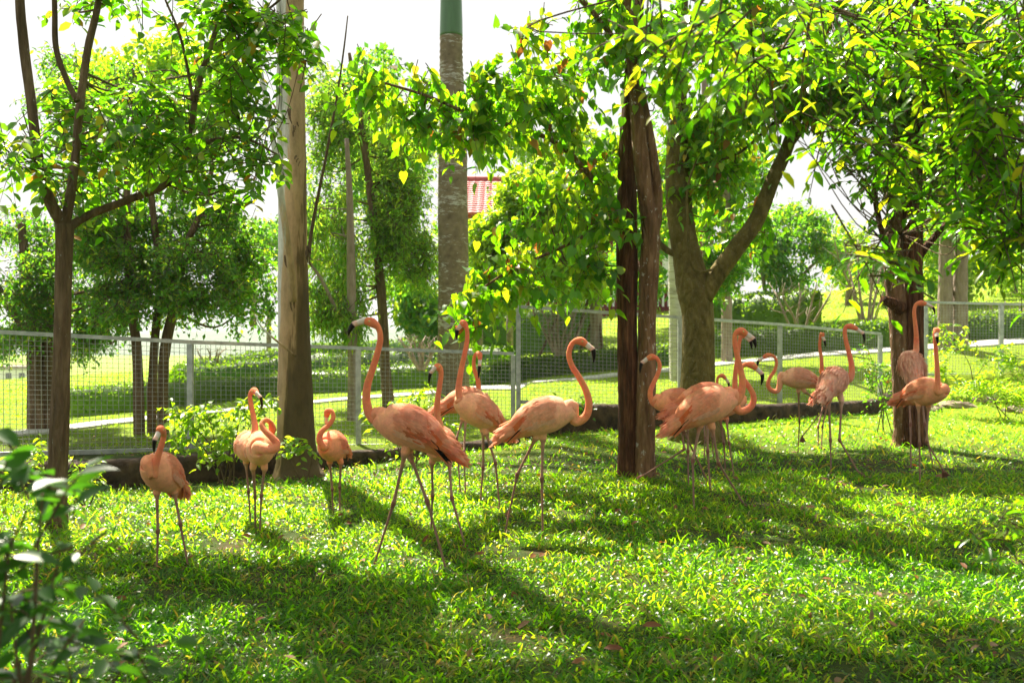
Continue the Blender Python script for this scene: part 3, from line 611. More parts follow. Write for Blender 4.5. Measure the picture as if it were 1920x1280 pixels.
make_tree('grey_trunk_tree', 'straight grey trunk behind the fence just right of the mossy tree', 'tree', 20, (1364, 715), [
    [(1364, 722, 12), (1363, 620, 10), (1362, 500, 9.5), (1361, 380, 9), (1360, 250, 7), (1360, 100, 5)]],
    'bark_grey', cl(8, (1360, 300, 120, 120, 20, 1, 300)), 'quad', 'leaf_e', .13, .55, 8, .5, .5, False, .4)
make_tree('grey_trunk_tree', 'pale trunk with ringed scars seen high in the gap of the mossy fork', 'tree', 24, (1328, 690), [
    [(1328, 694, 11), (1327, 600, 10), (1326, 480, 9.5), (1325, 360, 9), (1322, 200, 7), (1320, 80, 5)]],
    'bark_grey', cl(8, (1320, 300, 130, 150, 24, 1, 300)), 'quad', 'leaf_e', .15, .55, 8, .5, .5, False, .4)
for x, lab in ((1772, 'left one of two grey trunks standing side by side behind the right fence'), (1801, 'right one of two grey trunks standing side by side behind the right fence')):
    make_tree('grey_trunk_tree', lab, 'tree', 19.5, (x, 700), [
        [(x-2, 708, 17), (x, 640, 14), (x, 540, 13), (x+2, 440, 12), (x+3, 300, 9), (x+3, 100, 6)]],
        'bark_grey', cl(10, (x+30, 330, 130, 120, 19.5, 1, 300)), 'quad', 'leaf_e', .13, .55, 8, .5, .5, False, .4, group='two grey trunks behind the right fence')
make_tree('spreading_tree', 'fine leaved blue green tree in the open gap right of the mossy tree', 'tree', 30, (1480, 615), [
    [(1470, 620, 7), (1468, 570, 6), (1462, 530, 5), (1440, 470, 4), (1425, 430, 3)],
    [(1473, 580, 4), (1490, 540, 4), (1515, 505, 3), (1545, 480, 2)],
    [(1440, 618, 5), (1436, 560, 4), (1428, 500, 3)]],
    'bark_grey', cl(14, (1430, 470, 70, 75, 30, 1.6, 594), (1500, 420, 60, 45, 30, 1.2, 234), (1540, 470, 50, 40, 30, 1, 144), (1490, 520, 50, 40, 30, 1, 108)), 'quad', 'leaf_e', .17, .5, 8, .6, .4, False, .3, cr=.03)
for i, (x, y, rx, ry, D, n, lab) in enumerate(((260, 190, 200, 150, 23, 1100, 'tall light green tree behind the slim forked tree'), (1800, 480, 110, 90, 32, 520, 'bright bushy tree on the slope behind the two grey trunks'), (1590, 470, 60, 70, 38, 220, 'loose yellowish tree on the slope behind the bare shrub'),
                                   (1900, 440, 90, 110, 36, 360, 'large bright tree at the right edge on the grassy slope'), (1660, 510, 60, 50, 36, 170, 'low round tree behind the dark rough trunk'),
                                   (475, 460, 80, 110, 40, 520, 'hazy pale tree seen left of the eucalyptus above the far lawn'), (1210, 470, 90, 100, 27, 330, 'bushy tree behind the twin dark trunks'), (790, 560, 80, 70, 26, 330, 'low leafy tree left of the palm trunk above the hedges'), (880, 480, 90, 90, 34, 300, 'leafy tree right of the palm trunk below the red roof'),
 (1220, 330, 120, 120, 34, 300, 'tall leafy tree behind the twin dark trunks hiding most of the roof'), (700, 260, 120, 180, 30, 800, 'tall airy tree behind the slender leaning one'), (1000, 250, 120, 110, 33, 300, 'tall pale tree rising behind the heart leaved branch'))):
    k = F/D; gy = G(x, 640 if x > 1000 else 672)[2]
    make_tree('hillside_tree', lab, 'tree', D, (x, 600), [[(x, y+ry*1.1+20, 6), (x+3, y+ry*.6, 5), (x-4, y, 4), (x+5, y-ry*.5, 2)], [(x, y+ry*.5, 4), (x+rx*.4, y-ry*.1, 2.5)], [(x, y+ry*.4, 4), (x-rx*.4, y-ry*.2, 2.5)]],
              'bark_grey', cl(12, (x, y, rx, ry, D, 2.2, int(n*1.9))), 'quad', 'leaf_g' if i in (0, 1, 2, 3, 9, 11) else 'leaf_e', .2, .55, 8, .7, .4, False, .3, cr=.04, twigs=False, group='trees on the slope beyond the fence')
# bare shrubs
def bare(name, label, D, x, y, h, wdt, n, mat='bark_grey', stems=4, cat='shrub'):
    b = P(x, y, D); b[2] = float(H(b[0], b[1])); root = empty(name, b, label, cat)
    for s in range(stems):
        a = (s-(stems-1)/2)/max(1, stems-1)*2*wdt+rng.normal()*3
        q = np.array([(x+a*.1, y+4, 3.0, 0), (x+a*.5+rng.normal()*3, y-h*.4, 2.4, 0), (x+a*.85+rng.normal()*4, y-h*.75, 1.6, rng.normal()*.3), (x+a*1.1, y-h, .7, rng.normal()*.4)])
        qq = spline(limb_pts(q, D), 5); mb = MB(); mb.tube(qq[:, :3], qq[:, 3], 6, rough=.06); mb.build('stem', M[mat], root)
        mb = MB()
        for _ in range(n):
            i = rng.integers(4, len(qq)-2); p0 = qq[i, :3]; d = unit(np.array((rng.normal(), rng.normal()*.7, 1.1)))*h*D/F*rng.uniform(.15, .4)
            mb.tube(np.array([p0, p0+d*.5+rng.normal(size=3)*.03, p0+d]), [qq[i, 3]*.5, qq[i, 3]*.35, .003], 4)
        o = mb.build('twigs', M[mat], root); o['kind'] = 'stuff'
    return root
bare('bare_shrub', 'bare branching grey shrub on the lawn between the mossy tree and the dark rough trunk', 27, 1625, 622, 175, 60, 9, stems=6)
bare('bare_shrub', 'small bare shrub in front of the dark hedge right of the mossy trunk', 24, 1500, 640, 110, 55, 8, stems=5)
bare('bare_shrub', 'small leafless purplish tree on the far lawn beside the left fence post', 30, 395, 700, 48, 24, 7, stems=4)
bare('bare_shrub', 'tangled bare grey bush behind the raised fence left of the thin propped trunk', 20, 1050, 672, 95, 50, 12, stems=7)
bare('bare_shrub', 'dry grey brush heap behind the fence left of the palm trunk', 19, 790, 690, 60, 40, 12, stems=6)
bare('bare_shrub', 'small bare shrub behind the right fence near the leaning prop', 24, 1885, 640, 75, 30, 6, stems=3)
# props leaning against young trees
for a, b_, lab in (((1042, 745, 20.4), (1108, 545, 21), 'left wooden prop leaning on the thin pale trunk'), ((1054, 742, 20.6), (1114, 590, 21), 'lower wooden prop leaning beside the first on the thin pale trunk'),
                   ((1136, 738, 20.6), (1120, 575, 21), 'steep wooden prop on the right side of the thin pale trunk'), ((1005, 680, 20), (1060, 560, 20.5), 'grey prop slanting through the tangled bare bush'),
                   ((1855, 672, 20), (1935, 560, 21), 'slanting prop behind the right fence at the picture edge')):
    mb = MB(); mb.tube(spline(np.array([P(*a), (P(*a)+P(*b_))/2+.02, P(*b_)]), 4), np.full(9, .03), 7, rough=.06)
    tag(mb.build('support_pole', M['bark_twig']), lab, 'pole', 'props for young trees')
# concrete posts
for x, y0, y1, D, lab in ((504, 676, 588, 34, 'pale concrete post on the far lawn left of the eucalyptus'), (899, 668, 575, 24, 'grey post right of the palm trunk behind the fence'), (956, 668, 560, 25, 'dark grey post near the box hedge by the fence corner'), (1538, 608, 552, 38, 'short grey post on the bright slope behind the pink neck')):
    g = P(x, y0, D); g[2] = float(H(g[0], g[1])); t = P(x, y1, D); mb = MB(); mb.tube(np.array([g-np.array((0, 0, .1)), g*.5+t*.5, t]), [.09, .085, .08], 10)
    tag(mb.build('concrete_post', M['kerb'], smooth=True), lab, 'post')

# two unseen trees added behind the camera to cut the sky's fill light
for x, y, lab in ((-4.2, -3.5, 'added unseen leafy tree behind the viewer on the left, blocking sky light'), (4.0, -4.5, 'added unseen leafy tree behind the viewer on the right, blocking sky light')):
    root = empty('added_shade_tree', (x, y, 0), lab, 'tree'); q = spline(np.array([(x, y, -.2, .24), (x+.1, y, 1.2, .17), (x-.1, y+.2, 3.2, .14), (x*.8, y+.5, 5, .1), (x*.6, y+1, 7, .04)]), 6)
    mb = MB(); mb.tube(q[:, :3], q[:, 3], 14, rough=.08); mb.build('trunk', M['bark_brown'], root)
    for k in range(7):
        a = k*.9+x; p0 = q[14+k][:3]; p1 = p0+np.array((math.cos(a)*2.6, math.sin(a)*2.6, 1.4)); mb = MB(); mb.tube(spline(np.array([p0, (p0+p1)/2+np.array((0, 0, .3)), p1]), 4), np.linspace(.06, .012, 9), 7, rough=.06); mb.build('branch', M['bark_brown'], root)
    n = 9000; u = unit(rng.normal(size=(n, 3)))*rng.random((n, 1))**.4; p = np.array((x*.7, y+.6, 5.6))+u*np.array((3.9, 3.9, 2.2)); p = p[(p[:, 1] < 2.2)]; n = len(p)
    o = leaf_mesh('foliage', p, unit(rng.normal(size=(n, 3))+np.array((0, 0, -.3))), unit(rng.normal(size=(n, 3))*.5+np.array((0, 0, 1))), np.full(n, .17)*(.7+.6*rng.random(n)), np.full(n, .11), 'quad', M['leaf_c'], root); o['kind'] = 'stuff'
# ------------------------------------------------------------------ hedges
def hedge(label, pix, h, wd, n, cat='hedge'):
    c = spline(np.array([G(*p) for p in pix]), 6); t = unit(np.gradient(c[:, :2], axis=0)); nr = np.stack([-t[:, 1], t[:, 0]], -1)
    i = len(c)//2; root = empty('hedge', (c[i][0], c[i][1], float(H(c[i][0], c[i][1]))), label, cat, 'clipped hedges on the slope')
    V = []; m = len(c); prof = [(-1, -.1), (-1.0, .6), (-.75, .95), (0, 1), (.75, .95), (1, .6), (1, -.1)]
    for s, zz in prof:
        p = c[:, :2]+nr*s*wd/2*(1+.08*rng.normal(size=(m, 1))); V.append(np.column_stack([p, H(p[:, 0], p[:, 1])+zz*h*(1+.05*rng.normal(size=m))]))
    V = np.stack(V, 1).reshape(-1, 3); k = len(prof)
    Q = np.array([(a*k+b, a*k+b+1, a*k+k+b+1, a*k+k+b) for a in range(m-1) for b in range(k-1)])
    mesh_np('hedge_body', V, [Q], [M['hedge']], root)
    a = rng.random(n)*(m-1); ia = a.astype(int); fr = (a-ia)[:, None]; s = rng.integers(0, k-1, n); fs = rng.random((n, 1)); VV = V.reshape(m, k, 3)
    p = (VV[ia, s]*(1-fs)+VV[ia, s+1]*fs)*(1-fr)+(VV[ia+1, s]*(1-fs)+VV[ia+1, s+1]*fs)*fr+rng.normal(size=(n, 3))*.03
    L = np.full(n, .0022)*p[:, 1]*(.7+.6*rng.random(n))+.025
    o = leaf_mesh('foliage', p, unit(rng.normal(size=(n, 3))+np.array((0, 0, .6))), unit(rng.normal(size=(n, 3))+np.array((0, -.5, 1))), L, L*.6, 'quad', M['hedge'], root); o['kind'] = 'stuff'
hedge('lowest long clipped hedge following the pale path below the terraces', [(110, 782), (260, 768), (420, 752), (560, 738), (700, 730), (830, 722)], .42, .5, 6000)
hedge('middle terrace hedge curving across the lawn behind the eucalyptus', [(330, 738), (450, 722), (560, 710), (680, 705), (830, 702), (950, 698)], .55, .7, 6000)
hedge('upper terrace hedge curving up the lawn behind the eucalyptus', [(345, 720), (440, 704), (540, 688), (640, 678), (760, 674), (860, 670)], .6, .8, 5000)
hedge('dark hedge along the path behind the raised fence panel', [(880, 722), (960, 713), (1050, 702), (1165, 690), (1250, 682)], .38, .6, 5000)
hedge('tall thick box hedge with bright flat top behind the fence corner', [(880, 672), (950, 664), (1040, 654), (1110, 648)], 1.15, 1.4, 7000)
hedge('dark green hedge in front of the red building right of the mossy tree', [(1335, 622), (1400, 620), (1470, 616), (1530, 612)], 1.0, 1.2, 4500)
hedge('low rough hedge on the lawn behind the flamingos at the middle right fence', [(1330, 668), (1420, 664), (1500, 660), (1580, 655), (1660, 648)], .5, .8, 5000)
hedge('low hedge behind the right fence crossing below the two grey trunks', [(1720, 640), (1800, 636), (1900, 632), (2000, 628)], .5, .9, 4500)

def haze():
    m = bpy.data.materials.new('haze_air'); m.use_nodes = True; n = m.node_tree.nodes; n.clear(); o_ = n.new('ShaderNodeOutputMaterial'); v = n.new('ShaderNodeVolumePrincipled')
    v.inputs['Color'].default_value = (.86, .92, 1, 1); v.inputs['Density'].default_value = .0003; v.inputs['Anisotropy'].default_value = .3
    m.node_tree.links.new(v.outputs[0], o_.inputs['Volume'])
    mb = MB(); mb.box((0, 900, 1), (5200, 3000, 34)); tag(mb.build('haze', m, smooth=False), kind='stuff')
haze()
# ------------------------------------------------------------------ red roofed house
def house():
    D = 46; x0, x1 = P(862, 600, D)[0], P(1362, 600, D)[0]; zb = float(H(np.array((x0+x1)/2), np.array(D+2.)))-.3; ze = P(900, 402, D)[2]; zr = P(900, 338, D+3.5)[2]
    root = empty('house', ((x0+x1)/2, D+3.5, zb), 'red walled house with red tiled roof glimpsed through the trees beyond the palm', 'house')
    mb = MB(); mb.box(((x0+x1)/2, D+3.5, (zb+ze)/2), (x1-x0-1, 6, ze-zb)); mb.build('wall', M['red'], root, False)
    roof = MB(); d = np.array((0, 4.2, zr-ze)); L = np.linalg.norm(d); 
    for s in (-1, 1):
        a0 = np.array((x0-.3, D+3.5-s*4.2, ze-.05)); rg = np.array((x0-.3, D+3.5, zr))
        nrow = 16
        for k in range(nrow):
            p0 = a0+(rg-a0)*k/nrow; p1 = a0+(rg-a0)*(k+1)/nrow; m_ = 120; xs = np.linspace(0, x1-x0+.6, m_); wv = .035*np.abs(np.sin(xs*math.pi/.35))
            V = np.concatenate([np.column_stack([p0[0]+xs, np.full(m_, p0[1]), p0[2]+.06+wv]), np.column_stack([p0[0]+xs, np.full(m_, p1[1]), p1[2]+.01+wv]), np.column_stack([p0[0]+xs, np.full(m_, p0[1]), p0[2]+wv*0])])
            q = np.array([(i, i+1, m_+i+1, m_+i) for i in range(m_-1)]+[(2*m_+i, 2*m_+i+1, i+1, i) for i in range(m_-1)])
            roof.add(V, q)
    o = roof.build('roof', M['tile'], root, False)
    mb = MB(); mb.tube(np.array([(x0-.4, D+3.5, zr+.06), (x1+.4, D+3.5, zr+.06)]), [.16, .16], 8); mb.build('ridge', M['tile'], root)
    for k in range(9):
        x = x0+1.2+k*(x1-x0-2.4)/8
        mb = MB(); mb.box((x, D+.49, zb+2.6), (.9, .06, 1.3)); fr = mb.build('window', M['white'], root, False)
        mb = MB(); mb.box((x, D+.44, zb+2.6), (.74, .06, 1.14)); g = mb.build('pane', M['glass'], fr, False)
        g.data.transform(Matrix.Translation(root.location)) if False else None
    mb = MB()
    for k in range(50): mb.box((x0+(x1-x0)*k/49, D-.6, zb+1.3), (.09, .09, 1.0))
    mb.box(((x0+x1)/2, D-.6, zb+1.85), (x1-x0, .14, .1)); mb.build('railing', M['white'], root, False)
house()
def far_house(px, py, D, w_, h_, label):
    c = P(px, py, D); c[2] = float(H(c[0], c[1])) if D < 400 else -14
    ztop = P(px, py, D)[2]; root = empty('far_building', c, label, 'building', 'pale buildings in the valley')
    mb = MB(); mb.box((c[0], D, (c[2]-1+ztop)/2), (w_, 10, ztop-c[2]+1)); mb.build('wall', M['white'], root, False)
    mb = MB(); mb.box((c[0], D, ztop+.3), (w_+1, 11, .6)); mb.build('roof', M['kerb'], root, False)
    for r_ in range(2):
        for k in range(int(w_/3)):
            mb = MB(); mb.box((c[0]-w_/2+1.8+k*3, D-5.03, ztop-1.6-r_*3), (1.3, .08, 1.4)); mb.build('window', M['glass'], root, False)
far_house(30, 690, 230, 14, 8, 'pale block in the valley seen through the mesh at far left')

# ------------------------------------------------------------------ retaining walls, rocks
def wallmesh(name, label, pxs, mat):
    # built as a thick rough mass, front face at the wall line
    pxs = np.array(pxs, float); Y = np.interp(pxs, PXC, YW); zb = np.interp(pxs, PXC, ZB)-.3; zt = np.interp(pxs, PXC, ZT)
    zt = np.where(pxs > 985, np.maximum(zt, .0), zt); x = (pxs-960)/F*Y; n = len(pxs); V = []
    prof = [(0, 0), (0, .35), (.01, .55), (-.01, .75), (.0, .93), (.02, 1.0), (.16, 1.02), (.3, 1.0), (.32, 0)]
    for dy, f in prof:
        jit = rng.normal(size=n)*.012*(0 < f < .99); V.append(np.column_stack([x, Y+dy+jit-.02, zb+(zt+.015-zb)*f+rng.normal(size=n)*.004]))
    V = np.stack(V, 1).reshape(-1, 3); k = len(prof)
    Q = np.array([(a*k+b, a*k+k+b, a*k+k+b+1, a*k+b+1) for a in range(n-1) for b in range(k-1)])
    T = [(0, b, b+1) for b in range(1, k-1)]+[((n-1)*k, (n-1)*k+b+1, (n-1)*k+b) for b in range(1, k-1)]
    o = mesh_np(name, V, [Q, np.array(T)], [mat]); return tag(o, label, 'wall')
wallmesh('retaining_wall', 'low dark earthy wall under the left fence section', np.arange(-700, 976, 6), M['wall'])
wallmesh('retaining_wall', 'higher dark mossy wall under the raised middle fence section', np.concatenate([[984], np.arange(988, 1700, 6)]), M['wall'])
def rock(label, px, py, sx, sy, sz, D=None):
    g = G(px, py); V = []; n, m = 14, 9
    for i in range(m):
        for j in range(n):
            a = i/(m-1)*math.pi; b = j/n*2*math.pi; r = 1+.13*math.sin(3*b+i+px)+.1*math.sin(5*b-2*i)+random.uniform(-.06, .06)
            V.append(g+np.array((sx*r*math.sin(a)*math.cos(b), sy*r*math.sin(a)*math.sin(b), sz*r*math.cos(a)*.9)))
    Q = [(i*n+j, i*n+(j+1) % n, (i+1)*n+(j+1) % n, (i+1)*n+j) for i in range(m-1) for j in range(n)]
    tag(mesh_np('rock', np.array(V), [np.array(Q)], [M['rock']], smooth=False), label, 'rock', 'rocks at the foot of the right fence')
rock('largest flat sandy rock in the grass right of the rough dark trunk', 1790, 762, .28, .16, .09)
rock('sandy rock beside the weeds below the right fence, right of the flat one', 1856, 752, .25, .15, .12)
rock('small brown rock touching the dark rough trunk', 1748, 768, .15, .1, .07)
rock('buried rock at the foot of the clump by the right picture edge', 1905, 770, .2, .14, .08)

# ------------------------------------------------------------------ mesh fences
def fence(label, posts, over=.02, tilt=0):
    """posts: (px, ytop, ybottom, D)"""
    T = [P(x, t, D) for x, t, b, D in posts]; B = [P(x, b, D) for x, t, b, D in posts]
    T = [np.array((t[0]*.5+b[0]*.5, t[1], t[2])) for t, b in zip(T, B)]; B = [np.array((t[0], t[1], b[2])) for t, b in zip(T, B)]
    root = empty('mesh_fence', (B[0][0], B[0][1], B[0][2]), label, 'fence', 'galvanised mesh fence sections')
    for t, b in zip(T, B):
        mb = MB(); g = float(H(b[0], b[1])); mb.box(((t[0]), t[1], (t[2]+min(g-.15, b[2]-.05))/2), (.06, .06, t[2]-min(g-.15, b[2]-.05))); mb.build('post', M['steel'], root, False)
    for i in range(len(T)-1):
        d = unit(T[i+1]-T[i])
        mb = MB(); mb.bar(T[i]+d*.0+np.array((0, 0, .022)), T[i+1]-d*.002+np.array((0, 0, .022)), .055, .04); mb.build('top_rail', M['steel'], root, False)
        mb = MB(); mb.bar(B[i]+d*.032, B[i+1]-d*.032, .045, .045); mb.build('bottom_rail', M['steel'], root, False)
        mb = MB(); Lh = np.linalg.norm((T[i+1]-T[i])[:2]); n = int(Lh/.055)
        for k in range(1, n):
            f = k/n; mb.bar(B[i]*(1-f)+B[i+1]*f, T[i]*(1-f)+T[i+1]*f, .0041)
        hh = T[i][2]-B[i][2]; m = int(hh/.048)
        for k in range(1, m):
            f = k/m; a = B[i]*(1-f)+T[i]*f+np.array((0, -.005, 0)); c = B[i+1]*(1-f)+T[i+1]*f+np.array((0, -.005, 0)); mb.bar(a, c, .0041)
        o = mb.build('wire_mesh', M['wire'], root, False); o['kind'] = 'stuff'
    return T, B, root
fence('left long section of galvanised mesh fence running behind the eucalyptus', [(-420, 612, 868, 8.7), (0-30, 625, 852, 9.55), (357, 645, 842, 10.6), (672, 656, 836, 11.8), (962, 666, 829, 12.8)])
fence('raised middle section of mesh fence behind the central flamingos', [(972, 578, 753, 12.95), (1275, 598, 764, 13.5), (1462, 611, 762, 14.6), (1650, 628, 760, 15.8)])
fence('right section of mesh fence up the slope behind the rocks', [(1735, 569, 702, 17.0), (1877, 572, 703, 17.2), (2060, 576, 706, 17.4), (2300, 580, 712, 17.6)])

# ------------------------------------------------------------------ flamingos
BT = np.array([(-.29, -.085, .010), (-.255, -.07, .026), (-.21, -.05, .05), (-.15, -.022, .083), (-.08, .0, .107), (0, .008, .120), (.07, .008, .118), (.13, .004, .098), (.175, .004, .073), (.208, .014, .045)])
PALE = np.array((.88, .42, .29)); CORAL = np.array((.84, .21, .085)); NECK = np.array((.72, .23, .13)); ORANGE = np.array((.85, .17, .05)); WHITEP = np.array((.92, .60, .43))
LEG = np.array((.25, .15, .11)); JOINT = np.array((.2, .09, .065)); BLACK = np.array((.008, .008, .009)); BONE = np.array((.72, .62, .56)); SKIN = np.array((.55, .36, .3))
def union(objs):
    base = objs[0]
    for o in objs[1:]:
        md = base.modifiers.new('u', 'BOOLEAN'); md.operation = 'UNION'; md.solver = 'EXACT'; md.object = o
    dg = bpy.context.evaluated_depsgraph_get(); me = bpy.data.meshes.new_from_object(base.evaluated_get(dg))
    if len(me.vertices) < 500:          # union failed on a tight curl: keep the pieces overlapping in one mesh
        V = []; Fc = []; n = 0
        for o in objs:
            V += [v.co[:] for v in o.data.vertices]; Fc += [[i+n for i in p.vertices] for p in o.data.polygons]; n = len(V)
        me = bpy.data.meshes.new('body'); me.from_pydata(V, [], Fc)
    for o in objs: bpy.data.objects.remove(o)
    return me
def flamingo(label, c, D, yaw, pitch, sc, neck, head, bill, legs, hd=None, tone=0, fluff=0, flat=1.0, headc=None, tint=None, band=9):
    """c: body centre pixel; neck/head/bill/legs: pixel paths (x,y[,dy]); yaw 0 = facing right, -90 = facing the camera"""
    yaw = R(yaw); pitch = R(pitch)
    f = np.array((math.cos(yaw)*math.cos(pitch), math.sin(yaw)*math.cos(pitch), math.sin(pitch))); s = unit(np.cross(f, (0, 0, 1))); u = np.cross(s, f)
    c0 = P(c[0], c[1], D); gz = float(H(c0[0], D)); root = empty('flamingo', (c0[0], D, gz), label, 'flamingo', 'flock of flamingos on the lawn')
    pale = (PALE if tint is None else np.array(tint))*np.array((1.04, .94, .76))
    B_ = BT.copy()*sc
    path = [np.concatenate([c0+f*a+u*b, (r, r*.86)]) for a, b, r in B_]
    chest = path[-1][:3]; cdy = chest[1]-D; hd = cdy if hd is None else hd
    n = len(neck)
    for i, q in enumerate(neck):
        t = (i+1)/n; dy = q[2] if len(q) > 2 else cdy+(hd-cdy)*t; r = (.018*(1-t)**2+.0168)*sc
        path.append(np.concatenate([P(q[0], q[1], D+dy), (r, r)]))
    hr = .029*sc
    hp = P(head[0], head[1], D+(head[2] if len(head) > 2 else hd)); path.append(np.concatenate([hp, (hr*.93, hr*.85)]))
    bl = [P(q[0], q[1], D+(q[2] if len(q) > 2 else hd)) for q in bill]
    path.append(np.concatenate([bl[0]*.75+hp*.25, (.021*sc, .018*sc)])); path.append(np.concatenate([bl[0]*.97+bl[1]*.03, (.0155*sc, .0135*sc)]))
    pp = spline(np.array(path), 5); pp[:, 3:] = np.maximum(pp[:, 3:], .004)
    V, Qs, Ts = tube(pp[:, :3], pp[:, 4], 20, ref=s, rad2=pp[:, 3])
    nb = len(B_)*5; colr = []
    for i in range(len(pp)):
        if i < 18: cc = CORAL*.5+pale*.5
        elif i < nb-8: cc = pale*.75+WHITEP*.12+CORAL*.13
        elif i < nb+8: t = (i-nb+8)/16; cc = pale*(1-t)+(NECK*.55+CORAL*.45)*t
        else: t = (i-nb-8)/max(1, len(pp)-nb-8); cc = (NECK*.55+CORAL*.45)*(1-t)+(CORAL*.75+NECK*.25)*t
        if i > len(pp)-4: cc = SKIN*.8+BONE*.2
        colr.append(np.repeat(cc[None], 20, 0))
    colr = np.concatenate(colr+[colr[0][:1], colr[-1][:1]])
    objs = [mesh_np('tmp', V, [Qs, np.array(Ts)])]; kv = [V]; kc = [colr]
    for lg in legs:
        up = lg.get('lift', False); q = lg['p']
        hip = P(q[0][0], q[0][1], D+(q[0][2] if len(q[0]) > 2 else 0)); 
        if len(q[2]) > 2: ft = P(q[2][0], q[2][1], D+q[2][2])
        else:
            ft = G(q[2][0], q[2][1]); 
            if abs(ft[1]-D) > .45: ft = P(q[2][0], q[2][1], D+np.sign(ft[1]-D)*.45)
        an = P(q[1][0], q[1][1], q[1][2]+D if len(q[1]) > 2 else (hip[1]*.45+ft[1]*.55))
        if not up: ft[2] = min(ft[2], float(H(ft[0], ft[1]))+.012)
        top = hip+unit(c0-hip)*.05*sc+(hip-an)*.05
        kk = [(top, .030), (hip+(an-hip)*.02, .025), (hip+(an-hip)*.13, .0145), (hip+(an-hip)*.3, .0098), (hip+(an-hip)*.85, .0088), (an+(hip-an)*.04, .0125), (an, .0145), (an+(ft-an)*.06, .0115), (an+(ft-an)*.16, .0078), (an+(ft-an)*.85, .0066), (ft, .0085)]
        lp = spline(np.array([np.append(a, b*sc) for a, b in kk]), 2)
        V, Qs, Ts = tube(lp[:, :3], lp[:, 3], 10); objs.append(mesh_np('tmp', V, [Qs, np.array(Ts)]))
        lc = []
        for i in range(len(lp)):
            t = i/(len(lp)-1); cc = pale if t < .14 else (JOINT if .5 < t < .72 else LEG*(1.15 if t < .5 else .95)); 
            if .14 <= t < .3: cc = LEG*.7+pale*.3
            lc.append(np.repeat((cc if tone == 0 else cc*.85)[None], 10, 0))
        kv.append(V); kc.append(np.concatenate(lc+[lc[0][:1], lc[-1][:1]]))
        # webbed foot
        td = lg.get('toe'); hx = f*np.array((1, 1, 0)) if td is None else np.array(td, float); hx = unit(hx); side = unit(np.cross(hx, (0, 0, 1.)) if abs(hx[2]) < .9 else np.cross(hx, s)); nrm = np.cross(side, hx)
        L = .075*sc; tips = [ft+hx*L*.92+side*L*.55, ft+hx*L*1.05, ft+hx*L*.92-side*L*.55]
        mb = MB(); kn = ft+nrm*.004
        for tp in tips: mb.tube(np.array([ft-hx*.004, (ft+tp)/2+nrm*.006, tp]), np.array((.0065, .0055, .0025))*sc, 6, col=JOINT*.9)
        mb.tube(np.array([ft, ft-hx*.02*sc+nrm*-.004]), [.005*sc, .002], 5, col=JOINT*.9)
        mb.add(np.array([ft, tips[0]*.9+ft*.1, (tips[0]+tips[1])/2*.85+ft*.15, tips[1]*.9+ft*.1, (tips[1]+tips[2])/2*.85+ft*.15, tips[2]*.9+ft*.1])+nrm*.002, tris=[(0, 1, 2), (0, 2, 3), (0, 3, 4), (0, 4, 5)], col=JOINT*.8)
        mb.build('foot', M['bill'], root)
    me = union(objs); me.name = 'body'
    kd = kdtree.KDTree(sum(len(v) for v in kv)); allv = np.concatenate(kv); allc = np.concatenate(kc)
    for i, v in enumerate(allv): kd.insert(v, i)
    kd.balance()
    co = np.array([v.co[:] for v in me.vertices]); cc = np.array([allc[kd.find(v)[1]] for v in co])
    me.vertices.foreach_set('co', (co-np.array(root.location)).astype(np.float32).ravel())
    a = me.attributes.new('col', 'FLOAT_COLOR', 'POINT'); a.data.foreach_set('color', np.concatenate([cc, np.ones((len(cc), 1))], 1).astype(np.float32).ravel())
    me.polygons.foreach_set('use_smooth', [True]*len(me.polygons)); me.materials.clear(); me.materials.append(M['plume']); me.update()
    o = bpy.data.objects.new('body', me); C.objects.link(o); o.parent = root
    # bill
    b0, b1, b2 = bl; m1 = b0*.5+b1*.5+(b0-hp)*.04; k = spline(np.array([np.append(b0-(b1-b0)*.25, .0165), np.append(b0, .0180), np.append(m1, .0172), np.append(b1, .0165), np.append(b1*.55+b2*.45+(b1-b0)*.10, .0120), np.append(b2, .0028)])*np.array((1, 1, 1, sc)), 4)
    t_ = np.linspace(0, 1, len(k)); V, Qs, Ts = tube(k[:, :3], k[:, 3]*.78, 12, ref=s, rad2=k[:, 3])
    bc = np.array([BONE*.95 if t < .42 else ((BONE*.5+np.array((.75, .3, .2))*.5) if t < .60 else BLACK) for t in t_]); bc = np.concatenate([np.repeat(bc, 12, 0), bc[:1], bc[-1:]])
    mesh_np('bill', V, [Qs, np.array(Ts)], [M['bill']], root, col=bc)
    hs = unit(np.cross(bl[0]-hp, (0, 0, 1.))) if np.linalg.norm(np.cross(unit(bl[0]-hp), (0, 0, 1.))) > .3 else s
    for sg in (-1, 1):
        e = hp+(bl[0]-hp)*.30+hs*sg*hr*.80+np.array((0, 0, .005))*sc
        mb = MB(); th = np.linspace(0, math.pi, 6)
        mb.tube(np.array([e+hs*sg*(math.cos(a))*.0058*sc for a in th[::-1]]), np.maximum(np.sin(th), .05)*.0058*sc, 8); eo = mb.build('eye', M['eye'], root)
        mb = MB(); mb.tube(np.array([e+hs*sg*.0045*sc, e+hs*sg*.0064*sc]), [.0028*sc, .0018*sc], 8); po = mb.build('pupil', M['pupil'], eo)
        po.data.transform(Matrix.Translation(eo.location)); 
        po.data.transform(Matrix.Translation(-Vector(root.location)))
    # wings: layered feathers over the flank and back
    A, Bc, RV = B_[:, 0], B_[:, 1], B_[:, 2]
    def surf(a, phi, sg, off):
        b = np.interp(a, A, Bc); rv = np.interp(a, A, RV); rh = rv*.86
        pos = c0+f*a+u*(b+(rv+off)*math.cos(phi))+s*sg*(rh+off)*math.sin(phi); nr = unit(u*math.cos(phi)*rh+s*sg*math.sin(phi)*rv); return pos, nr
